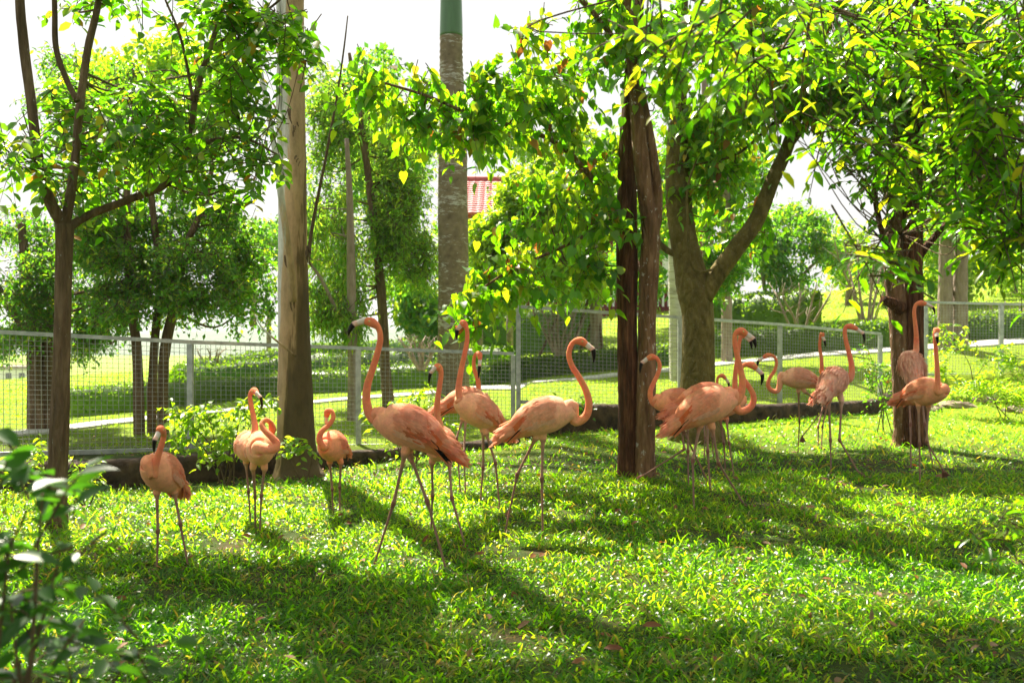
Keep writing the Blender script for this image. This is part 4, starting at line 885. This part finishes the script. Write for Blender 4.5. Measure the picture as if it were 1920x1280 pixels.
    fv = np.array([(0, .16, 0), (0, -.16, 0), (.35, .46, .02), (.35, 0, .045), (.35, -.46, .02), (.78, .40, .012), (.78, 0, .035), (.78, -.40, .015), (.95, .2, .01), (1.0, 0, .02), (.95, -.2, .01)])
    fq = [(0, 1, 4, 3), (0, 3, 2, 2)]; fq = [(2, 3, 6, 5), (3, 4, 7, 6), (5, 6, 9, 8), (6, 7, 10, 9)]; ftr = [(0, 3, 2), (0, 1, 3), (1, 4, 3)]
    def feather(mb, pos, d, nr, L, W, col):
        d = unit(d-nr*np.dot(d, nr)*.0); sd2 = unit(np.cross(nr, d)); n2 = np.cross(d, sd2)
        V = pos+fv[:, :1]*d*L+fv[:, 1:2]*sd2*W+fv[:, 2:3]*n2*L*.6
        cl_ = np.repeat(col[None], 11, 0).copy(); cl_[:5] *= .92; cl_[8:] = np.minimum(.92, cl_[8:]*1.06+.02)
        mb.add(V, fq, ftr, col=cl_)
    for sg in (-1, 1):
        mb = MB()
        for a in np.arange(-.245, .125, .017)*sc:
            rows = np.arange(6, 112, 7.2)
            for k, ph in enumerate(rows):
                ph_ = R(ph+rng.normal()*2.5+(5 if int(round(a/.023)) % 2 else 0)); a_ = a+rng.normal()*.004; 
                if ph > 95 and a_ < -.05*sc: continue
                lim = .12*sc*(1-.35*abs(ph-55)/55)
                if a_ > lim: continue
                fl = fluff*rng.random()*.02
                pos, nr = surf(a_, ph_, sg, .003+fl*.4); p2, n2 = surf(max(a_-.06*sc, -.285*sc), ph_, sg, .0065+fl)
                d = unit(p2-pos)+u*(-.10*math.sin(ph_)); 
                if a_ < -.17*sc: d = unit(-f+u*-.18)
                L = (.056+.052*(1-(a_/sc+.235)/.36))*sc*(1+.15*rng.normal()); W = .0185*sc*(1+.15*rng.normal())
                z = rng.random()
                col = pale*.8+WHITEP*.2*z+CORAL*.2*(1-z)
                if band > 0 and 78 < ph < 78+band and a_ < .05*sc: col = CORAL*.55+ORANGE*.35*z+pale*.15
                elif ph > 95: col = WHITEP*.6+pale*.4
                if fluff: col = WHITEP*.5+pale*.35+CORAL*.2*(1-z)
                feather(mb, pos, d, nr, L, W, np.clip(col, 0, .9))
        # long folded flight feathers reaching over the tail
        for k in range(13):
            ph = 26+k*6.2; a_ = (-.06-.006*k)*sc; pos, nr = surf(a_, R(ph), sg, .006); tgt = c0+f*(-.335*sc+.006*k)+u*(-.052-.0052*k)*sc+s*sg*(.022+.001*k)*sc; L = np.linalg.norm(tgt-pos)
            col = (pale*.6+CORAL*.4) if k < 5 else ((ORANGE*.6+CORAL*.4) if k < 9 else (BLACK if (k == 10 or (k in (9, 11) and band > 20)) else CORAL*.8+pale*.2))
            feather(mb, pos, unit(tgt-pos), nr, L*(.92+.1*rng.random()), (.021 if k < 9 else .015)*sc, col)
        wb = mb.build('wing', M['feather'], root)
    mb = MB()
    for k in range(9):
        t = (k-4)/4; pos, nr = surf(-.22*sc, R(12*abs(t)), np.sign(t) or 1, .004); d = unit(-f+s*t*.28-u*.30)
        feather(mb, pos, d, u, .115*sc*(1-.12*abs(t)), .028*sc, CORAL*.7+pale*.3)
    mb.build('tail', M['feather'], root)
    return root
def leg(*p, **k): d = dict(p=list(p)); d.update(k); return d
flamingo('leftmost flamingo facing the camera with a lowered S neck, beside the slim forked tree', (306, 888), 5.45, -99, 22, .88,
    [(287, 893), (290, 878), (297, 852), (304, 830), (307, 815)], (302, 805, -.24), [(297, 812, -.26), (290, 826, -.29), (289, 850, -.28)],
    [leg((294, 922, -.03), (296, 995), (294, 1067)), leg((327, 922, .06), (338, 982), (353, 1062))], tint=(.84, .38, .26))
flamingo('flamingo with upright neck standing just behind the preening one near the eucalyptus', (465, 838), 6.75, -70, 0, .86,
    [(478, 806), (475, 780), (470, 755), (469, 740)], (476, 732, -.1), [(482, 738, -.14), (489, 746, -.16), (491, 768, -.16)],
    [leg((461, 866), (466, 921), (470, 985)), leg((476, 866), (478, 922), (478, 988))], hd=-.1, tint=(.86, .42, .30))
flamingo('preening flamingo with its neck looped and head tucked back, left of the eucalyptus foot', (488, 842), 6.45, -78, 6, .92,
    [(512, 842, -.25), (519, 832, -.24), (510, 820, -.24), (496, 806, -.22), (491, 795, -.2), (498, 787, -.17), (507, 792, -.13)], (511, 803, -.10), [(511, 812, -.08), (509, 824, -.05), (506, 832, 0)],
    [leg((474, 875), (478, 930), (479, 990)), leg((496, 877), (490, 928), (487, 998))], tint=(.88, .45, .30))
flamingo('small flamingo with its neck folded and bill tucked down, right of the eucalyptus foot', (625, 838), 7.1, -100, 6, .9,
    [(606, 838, -.22), (599, 824, -.23), (603, 809, -.22), (616, 797, -.2), (625, 783, -.18), (622, 771, -.17)], (615, 771, -.15), [(612, 781, -.12), (612, 792, -.08), (615, 801, -.02)],
    [leg((618, 866), (623, 917), (624, 962)), leg((639, 866), (637, 913), (637, 962))], tint=(.88, .33, .2))
flamingo('tallest foreground flamingo striding left with long neck raised and black wing edge', (771, 804), 5.45, 176, 19, .98,
    [(703, 787), (692, 773), (687, 750), (689, 722), (698, 693), (707, 664), (713, 637), (710, 616)], (698, 605), [(683, 601), (662, 609), (653, 629)],
    [leg((760, 846, -.03), (738, 943), (701, 1060)), leg((766, 846, .04), (801, 939), (837, 1070))], band=22, tint=(.80, .36, .26))
flamingo('flamingo facing the camera partly hidden behind the tall striding one, head turned left', (826, 834), 6.3, -96, 4, .92,
    [(824, 800), (820, 780), (820, 755), (824, 726), (827, 700)], (822, 688, -.2), [(815, 690, -.22), (807, 700, -.22), (804, 721, -.22)],
    [leg((810, 864), (811, 929), (808, 997)), leg((842, 866), (847, 933), (872, 1022))], hd=-.2, tint=(.86, .42, .3))
flamingo('upright flamingo with orange flank standing by the fence corner, looking left', (901, 774), 7.36, -155, 27, .98,
    [(863, 752), (860, 730), (864, 697), (871, 664), (876, 636), (875, 616)], (869, 606), [(864, 610), (857, 619), (857, 638)],
    [leg((906, 806), (906, 875), (900, 948)), leg((911, 810), (929, 867), (937, 952))], band=26, tint=(.88, .48, .34))
flamingo('flamingo behind the upright one, its face turned to the camera with bill pointing down', (872, 752), 8.1, 25, 4, .9,
    [(893, 742), (897, 730), (896, 712), (889, 690), (889, 672), (893, 663)], (899, 664, -.02), [(900, 676, -.04), (899, 687, -.06), (897, 709, -.05)],
    [leg((867, 786), (856, 821), (863, 922)), leg((873, 786), (870, 846), (873, 930))], hd=.02, tint=(.86, .44, .32))
flamingo('pale flamingo with a hooked neck walking right in the middle of the lawn', (1016, 782), 6.27, 2, 15, .97,
    [(1077, 789), (1092, 786), (1102, 773), (1104, 751), (1097, 728), (1085, 706), (1073, 687), (1067, 668), (1069, 652), (1076, 641)], (1088, 639), [(1100, 646), (1112, 656), (1113, 680)],
    [leg((1006, 818), (970, 889), (946, 1002)), leg((1018, 820), (1016, 897), (1018, 1010))], band=4, tint=(.88, .48, .35))
flamingo('flamingo beside the twin dark trunks facing left with one foot lifted forward', (1275, 757), 8.3, 180, 6, 1.0,
    [(1236, 761), (1224, 754), (1219, 737), (1224, 721), (1233, 702), (1237, 685), (1232, 672)], (1222, 669), [(1213, 673), (1203, 681), (1200, 700)],
    [leg((1277, 793), (1283, 842), (1208, 890, -.1), lift=True, toe=(-.85, 0, -.4)), leg((1289, 793), (1290, 845), (1291, 915))], tint=(.86, .36, .24))
flamingo('large flamingo in the central group standing in front, neck upright looking right', (1322, 764), 7.4, 2, 20, 1.12,
    [(1381, 752), (1390, 735), (1392, 714), (1388, 691), (1382, 665), (1378, 642), (1379, 626)], (1389, 621), [(1401, 627), (1413, 636), (1417, 652)],
    [leg((1312, 798), (1299, 862), (1301, 958)), leg((1335, 800), (1347, 868), (1397, 948))], band=3, tint=(.87, .42, .29))
flamingo('flamingo in the central group with vivid orange head bent low to the right', (1318, 750), 8.2, 2, 10, 1.1,
    [(1384, 769), (1402, 767), (1412, 755), (1412, 739), (1403, 723), (1393, 708), (1388, 694), (1396, 684)], (1409, 684), [(1419, 691), (1429, 702), (1427, 722)],
    [leg((1326, 790), (1327, 845), (1332, 920)), leg((1294, 790), (1281, 806), (1326, 900, .1), lift=True, toe=(.3, 0, -.95))], tint=(.86, .36, .24))
flamingo('flamingo in the central group mostly hidden, its neck rising right behind the front neck', (1352, 760), 9.1, 5, 12, 1.0,
    [(1381, 742), (1378, 722), (1379, 700), (1382, 675), (1385, 652), (1387, 638)], (1391, 628), [(1397, 631), (1407, 640), (1409, 654)],
    [leg((1350, 785), (1357, 830), (1360, 882)), leg((1362, 785), (1367, 830), (1376, 892))], tint=(.86, .36, .24))
flamingo('small flamingo behind the central group with only its curled neck showing', (1320, 752), 10.0, 0, 0, .8,
    [(1350, 748), (1349, 735), (1345, 720), (1346, 708)], (1354, 704), [(1361, 710), (1366, 718), (1367, 730)],
    [leg((1318, 780), (1322, 820), (1320, 865)), leg((1326, 780), (1335, 820), (1338, 862))], tint=(.86, .36, .24))
flamingo('flamingo facing left by the middle fence with a deep S neck, one leg folded', (1500, 710), 10.4, 178, 4, .92,
    [(1459, 731), (1447, 732), (1440, 722), (1443, 709), (1452, 695), (1456, 680), (1451, 668)], (1439, 666), [(1430, 671), (1422, 677), (1420, 689)],
    [leg((1497, 731), (1499, 789), (1496, 848)), leg((1508, 733), (1547, 764), (1504, 818, .05), lift=True, toe=(.1, 0, -1))], band=14, tint=(.86, .5, .38))
flamingo('flamingo hidden behind the fluffy pink one, showing its neck and dark tail', (1560, 722), 11.2, 22, 22, 1.0,
    [(1544, 700, .1), (1541, 688, 0), (1540, 671, 0), (1537, 650, 0), (1538, 636, 0)], (1541, 626, -.02), [(1543, 632, -.03), (1546, 639, -.04), (1548, 650, -.03)],
    [leg((1545, 755), (1534, 800), (1534, 842)), leg((1552, 755), (1542, 800), (1540, 842))], tint=(.8, .34, .26))
flamingo('fluffy pale pink flamingo seen from behind, orange neck raised, striding right', (1563, 718), 9.15, 50, 14, 1.1,
    [(1591, 712, .12), (1597, 700, .1), (1596, 680, .1), (1591, 658, .1), (1586, 638, .1), (1584, 622, .1), (1587, 612, .1)], (1596, 612, .1), [(1608, 617, .1), (1619, 626, .1), (1620, 644, .1)],
    [leg((1554, 750), (1557, 825), (1558, 892)), leg((1578, 750), (1574, 825), (1609, 884, -.3), lift=True, toe=(.7, -.3, -.55))], fluff=1, band=0, tint=(.92, .62, .60))
flamingo('ruffled flamingo turned away next to the dark rough trunk, head raised highest at right', (1709, 690), 9.75, 84, 30, 1.08,
    [(1716, 660, .16), (1718, 645, .14), (1718, 628, .12), (1716, 606, .12), (1714, 586, .12), (1717, 572, .12)], (1726, 568, .12), [(1737, 570, .12), (1749, 576, .12), (1753, 590, .12)],
    [leg((1704, 724), (1707, 795), (1708, 877)), leg((1726, 724), (1734, 795), (1750, 878))], fluff=1.6, band=12, tint=(.9, .58, .54))
flamingo('rightmost flamingo standing in front, face and thin upright neck toward the camera', (1732, 736), 8.55, -58, 8, 1.0,
    [(1757, 735), (1758, 715), (1757, 688), (1755, 659), (1753, 632)], (1756, 618, -.2), [(1756, 626, -.225), (1757, 632, -.24), (1758, 645, -.235)],
    [leg((1722, 758), (1724, 831), (1725, 908)), leg((1741, 760), (1737, 828), (1768, 880, -.15), lift=True, toe=(.35, -.2, -.85))], hd=-.2, tint=(.86, .40, .27))

# ------------------------------------------------------------------ shrubs and weeds inside the enclosure
def shrub(label, px, py, D, clumps, leaf='oval', lm='leaf_g', L=.05, wr=.6, objs=0, nl=7, slen=.22, name='shrub', cat='shrub'):
    b = P(px, py, D); b[2] = float(H(b[0], b[1])); root = empty(name, b, label, cat); gy = 620+(CAMZ-b[2])*F/D
    for (x, y, rx, ry, Dc, rD, n) in clumps:
        c = P(x, y, Dc); st = b+np.array((rng.normal()*.05, rng.normal()*.05, -.03)); mid = (st+c)/2+np.array((rng.normal()*.05, 0, .07))
        q = spline(np.array([np.append(st, .0075), np.append(mid, .0055), np.append(c, .002)]), 5); mb = MB(); mb.tube(q[:, :3], q[:, 3], 5); mb.build('stem', M['bark_twig'], root)
    p, d, nn, Ls, tw = sprigs(clumps, L, wr, nl, slen, .4, True, .2)
    if objs:
        idx = rng.permutation(len(p))[:objs]; leaf_objects(root, p[idx], d[idx], nn[idx], Ls[idx], Ls[idx]*wr, leaf, M[lm]); k = np.ones(len(p), bool); k[idx] = False; p, d, nn, Ls = p[k], d[k], nn[k], Ls[k]
    if len(p): o = leaf_mesh('foliage', p, d, nn, Ls, Ls*wr, leaf, M[lm], root); o['kind'] = 'stuff'
    twig_mesh('twigs', tw, .003, M['bark_twig'], root)
shrub('bright twiggy shrub arching along the fence between the leftmost flamingo and the eucalyptus', 420, 880, 9.3,
      [(350, 800, 40, 35, 9.2, .2, 18), (390, 775, 40, 22, 9.2, .2, 12), (430, 800, 35, 40, 9.3, .2, 14), (400, 845, 60, 25, 9.3, .2, 20), (455, 765, 30, 18, 9.1, .1, 8), (495, 750, 30, 10, 9.0, .1, 7), (330, 770, 25, 18, 9.2, .1, 7), (470, 830, 30, 30, 9.3, .1, 9)], 'heart', L=.07, wr=.65, objs=150)
shrub('low leafy sprig crossing the foot of the eucalyptus', 575, 870, 9.2, [(545, 828, 35, 12, 9.1, .1, 7), (580, 838, 20, 10, 9.0, .1, 5)], 'oval', L=.07, objs=40)
shrub('yellow green weeds around the foot of the slim forked tree', 150, 930, 7.8, [(60, 850, 50, 25, 7.6, .2, 12), (150, 880, 30, 35, 7.8, .2, 14), (170, 905, 30, 30, 7.7, .2, 10), (20, 900, 40, 40, 7.4, .2, 12)], 'heart', L=.05, wr=.6, objs=100)
shrub('bright shrub behind the tall striding flamingo against the fence', 770, 860, 10.6, [(760, 760, 35, 35, 10.6, .2, 20), (800, 740, 30, 25, 10.6, .2, 14), (740, 800, 40, 35, 10.6, .2, 20), (800, 810, 35, 40, 10.6, .2, 16), (835, 800, 30, 30, 10.7, .2, 10), (700, 780, 25, 30, 10.6, .2, 9)], 'heart', L=.055, wr=.65, objs=100)
shrub('small weed on the wall top behind the hooked neck of the pale flamingo', 1060, 790, 12.2, [(1045, 762, 28, 16, 12.2, .1, 9), (1085, 755, 25, 22, 12.2, .1, 9), (1015, 765, 14, 10, 12.2, .1, 3)], 'heart', 'leaf_c', .07, .65, objs=40)
shrub('spreading shrub left of the dark rough trunk in front of the fence', 1660, 790, 12.6, [(1640, 700, 35, 30, 12.6, .2, 18), (1655, 740, 40, 25, 12.6, .2, 18), (1625, 665, 22, 35, 12.6, .2, 9), (1670, 690, 25, 30, 12.6, .2, 10)], 'oval', 'leaf_a', .06, .55, objs=60)
shrub('sprawling shrub climbing the right fence behind the rocks', 1830, 745, 15.5, [(1790, 640, 50, 40, 15.8, .3, 26), (1860, 670, 60, 40, 15.6, .3, 34), (1910, 690, 40, 40, 15.4, .3, 20), (1770, 690, 30, 25, 15.6, .2, 10)], 'heart', 'leaf_g', .075, .6, objs=100)
shrub('grassy green clump on the bank at the right edge', 1880, 760, 14.2, [(1850, 720, 45, 25, 14.2, .3, 34), (1900, 735, 40, 22, 14, .3, 30), (1800, 722, 25, 14, 14.4, .2, 10)], 'quad', 'leaf_g', .12, .22, nl=8)
# near, out-of-focus foliage
shrub('dark blurred leafy bush filling the lower left corner close to the lens', -120, 1700, 1.75,
      [(0, 880, 60, 25, 1.6, .1, 4), (80, 925, 80, 25, 1.6, .1, 3), (20, 1010, 80, 30, 1.6, .1, 4), (110, 1050, 70, 30, 1.65, .1, 3), (20, 1130, 90, 40, 1.65, .1, 5), (160, 1160, 90, 30, 1.75, .1, 3), (40, 1235, 110, 40, 1.75, .1, 6), (250, 1225, 80, 30, 1.8, .1, 3), (-60, 1330, 260, 60, 1.75, .15, 10)],
      'oval', 'leaf_h', .06, .5, objs=300, nl=6, slen=.16)
shrub('pale glossy leaf sprig poking in at the right edge close to the lens', 2400, 1250, 2.6, [(1890, 975, 28, 26, 2.6, .05, 4), (1875, 1015, 30, 20, 2.6, .05, 4), (2010, 1050, 60, 60, 2.6, .1, 5)], 'oval', 'leaf_f', .055, .36, objs=60, nl=5, slen=.12)

# ------------------------------------------------------------------ grass
def grass(name, n, y0, y1, L, W, tpl, mat, side=None, lean=.8, margin=1.12, clump=1.0, bias=1.0):
    y = (y0**(1+bias)+rng.random(n)*(y1**(1+bias)-y0**(1+bias)))**(1/(1+bias)); half = y*960/F*margin+.5; x = (rng.random(n)*2-1)*half
    px = 960+F*x/y; yw = np.interp(px, PXC, YW); ok = (y < yw-.02) if side == 'in' else ((y > yw+.4) if side == 'out' else np.ones(n, bool))
    nz = vnoise(x, y, 2.3, 1)+.6*vnoise(x, y, 6.1, 4); ok &= rng.random(n) < np.clip(.85+.6*nz, .03, 1)*(1 if clump else 1)
    x, y, nz = x[ok], y[ok], nz[ok]; m = len(x); z = H(x, y)-.004
    a = rng.random(m)*6.283; d = np.stack([np.cos(a)*lean*(.3+rng.random(m)), np.sin(a)*lean*(.3+rng.random(m)), .12+.85*rng.random(m)**1.6], -1)
    Ls = L*(.5+.75*rng.random(m))*(1+.35*np.clip(nz, -1, 1)); Ws = W*(.32+.8*rng.random(m)**1.6); Ls = Ls*(1+.5*(rng.random(m) < .12))
    nn = unit(np.stack([rng.normal(size=m)*.35, rng.normal(size=m)*.35, np.ones(m)], -1))
    rn = np.clip(.40+.2*vnoise(x, y, .8, 7)+.18*rng.normal(size=m), 0, .9); rn = np.where(rng.random(m) < .02, 1, rn)
    o = leaf_mesh(name, np.stack([x, y, z], -1), d, nn, Ls, Ws, tpl, mat, rnd=rn*.999); return tag(o, kind='stuff')
grass('grass', 88000, 2.6, 5.6, .064, .0125, 'blade', M['grass'], 'in', 1.0)
grass('grass', 95000, 5.6, 9, .066, .0135, 'blade', M['grass'], 'in', .9)
grass('grass', 62000, 9, 17, .075, .016, 'blade', M['grass'], 'in', .9)
grass('lawn_grass', 90000, 10, 26, .05, .012, 'bladeq', M['lawn'], 'out', .8)
grass('lawn_grass', 50000, 26, 60, .09, .04, 'bladeq', M['lawn'], 'out', .8)
# fallen leaves
n = 520; y = 3.2+rng.random(n)**.8*9; x = (rng.random(n)*2-1)*y*.53; z = H(x, y)+.025+.02*rng.random(n); a = rng.random(n)*6.283
L = .035+.04*rng.random(n)
tag(leaf_mesh('fallen_leaves', np.stack([x, y, z], -1), np.stack([np.cos(a), np.sin(a), .3*rng.normal(size=n)], -1), unit(np.stack([rng.normal(size=n)*.5, rng.normal(size=n)*.5, np.ones(n)], -1)), L, L*.5, 'oval', M['dry']), kind='stuff')
for px, py, L, dr, lab in ((1232, 1192, .13, (1, .1, .05), 'long tan fallen leaf lying in the near grass at lower centre right'), (1770, 903, .16, (1, .1, .12), 'reddish fallen leaf under the lifted foot of the rightmost flamingo'), (893, 1255, .07, (.4, .2, .9), 'curled grey brown fallen leaf standing in the nearest grass'),
                           (905, 1055, .10, (1, .3, .2), 'orange fallen leaf right of the tall striding flamingo foot'), (1160, 1235, .12, (1, -.3, .1), 'dark brown fallen leaf in the shaded near grass'), (1440, 992, .1, (1, .2, .3), 'dark fallen leaf in the shaded grass below the central group'), (806, 1032, .09, (.5, .2, .7), 'dark red fallen leaf between the legs of the tall striding flamingo'), (1650, 1185, .08, (.2, .3, .8), 'upright brown fallen leaf at lower right')):
    g = G(px, py); o = leaf_mesh('fallen_leaf', np.array([g+np.array((-L/2, 0, .045))]), np.array([dr], float), np.array([(0.1, -.6, 1.)]), np.array([L*.72]), np.array([L*.3]), 'oval', M['dry'])
    tag(o, lab, 'leaf', 'larger fallen leaves')
print('TRIS', sum(len(o.data.loop_triangles) if o.data.loop_triangles else sum(len(p.vertices)-2 for p in o.data.polygons) for o in bpy.data.objects if o.type == 'MESH' and len(o.data.polygons) < 0) )
print('POLYS', sum(len(o.data.polygons) for o in bpy.data.objects if o.type == 'MESH'))
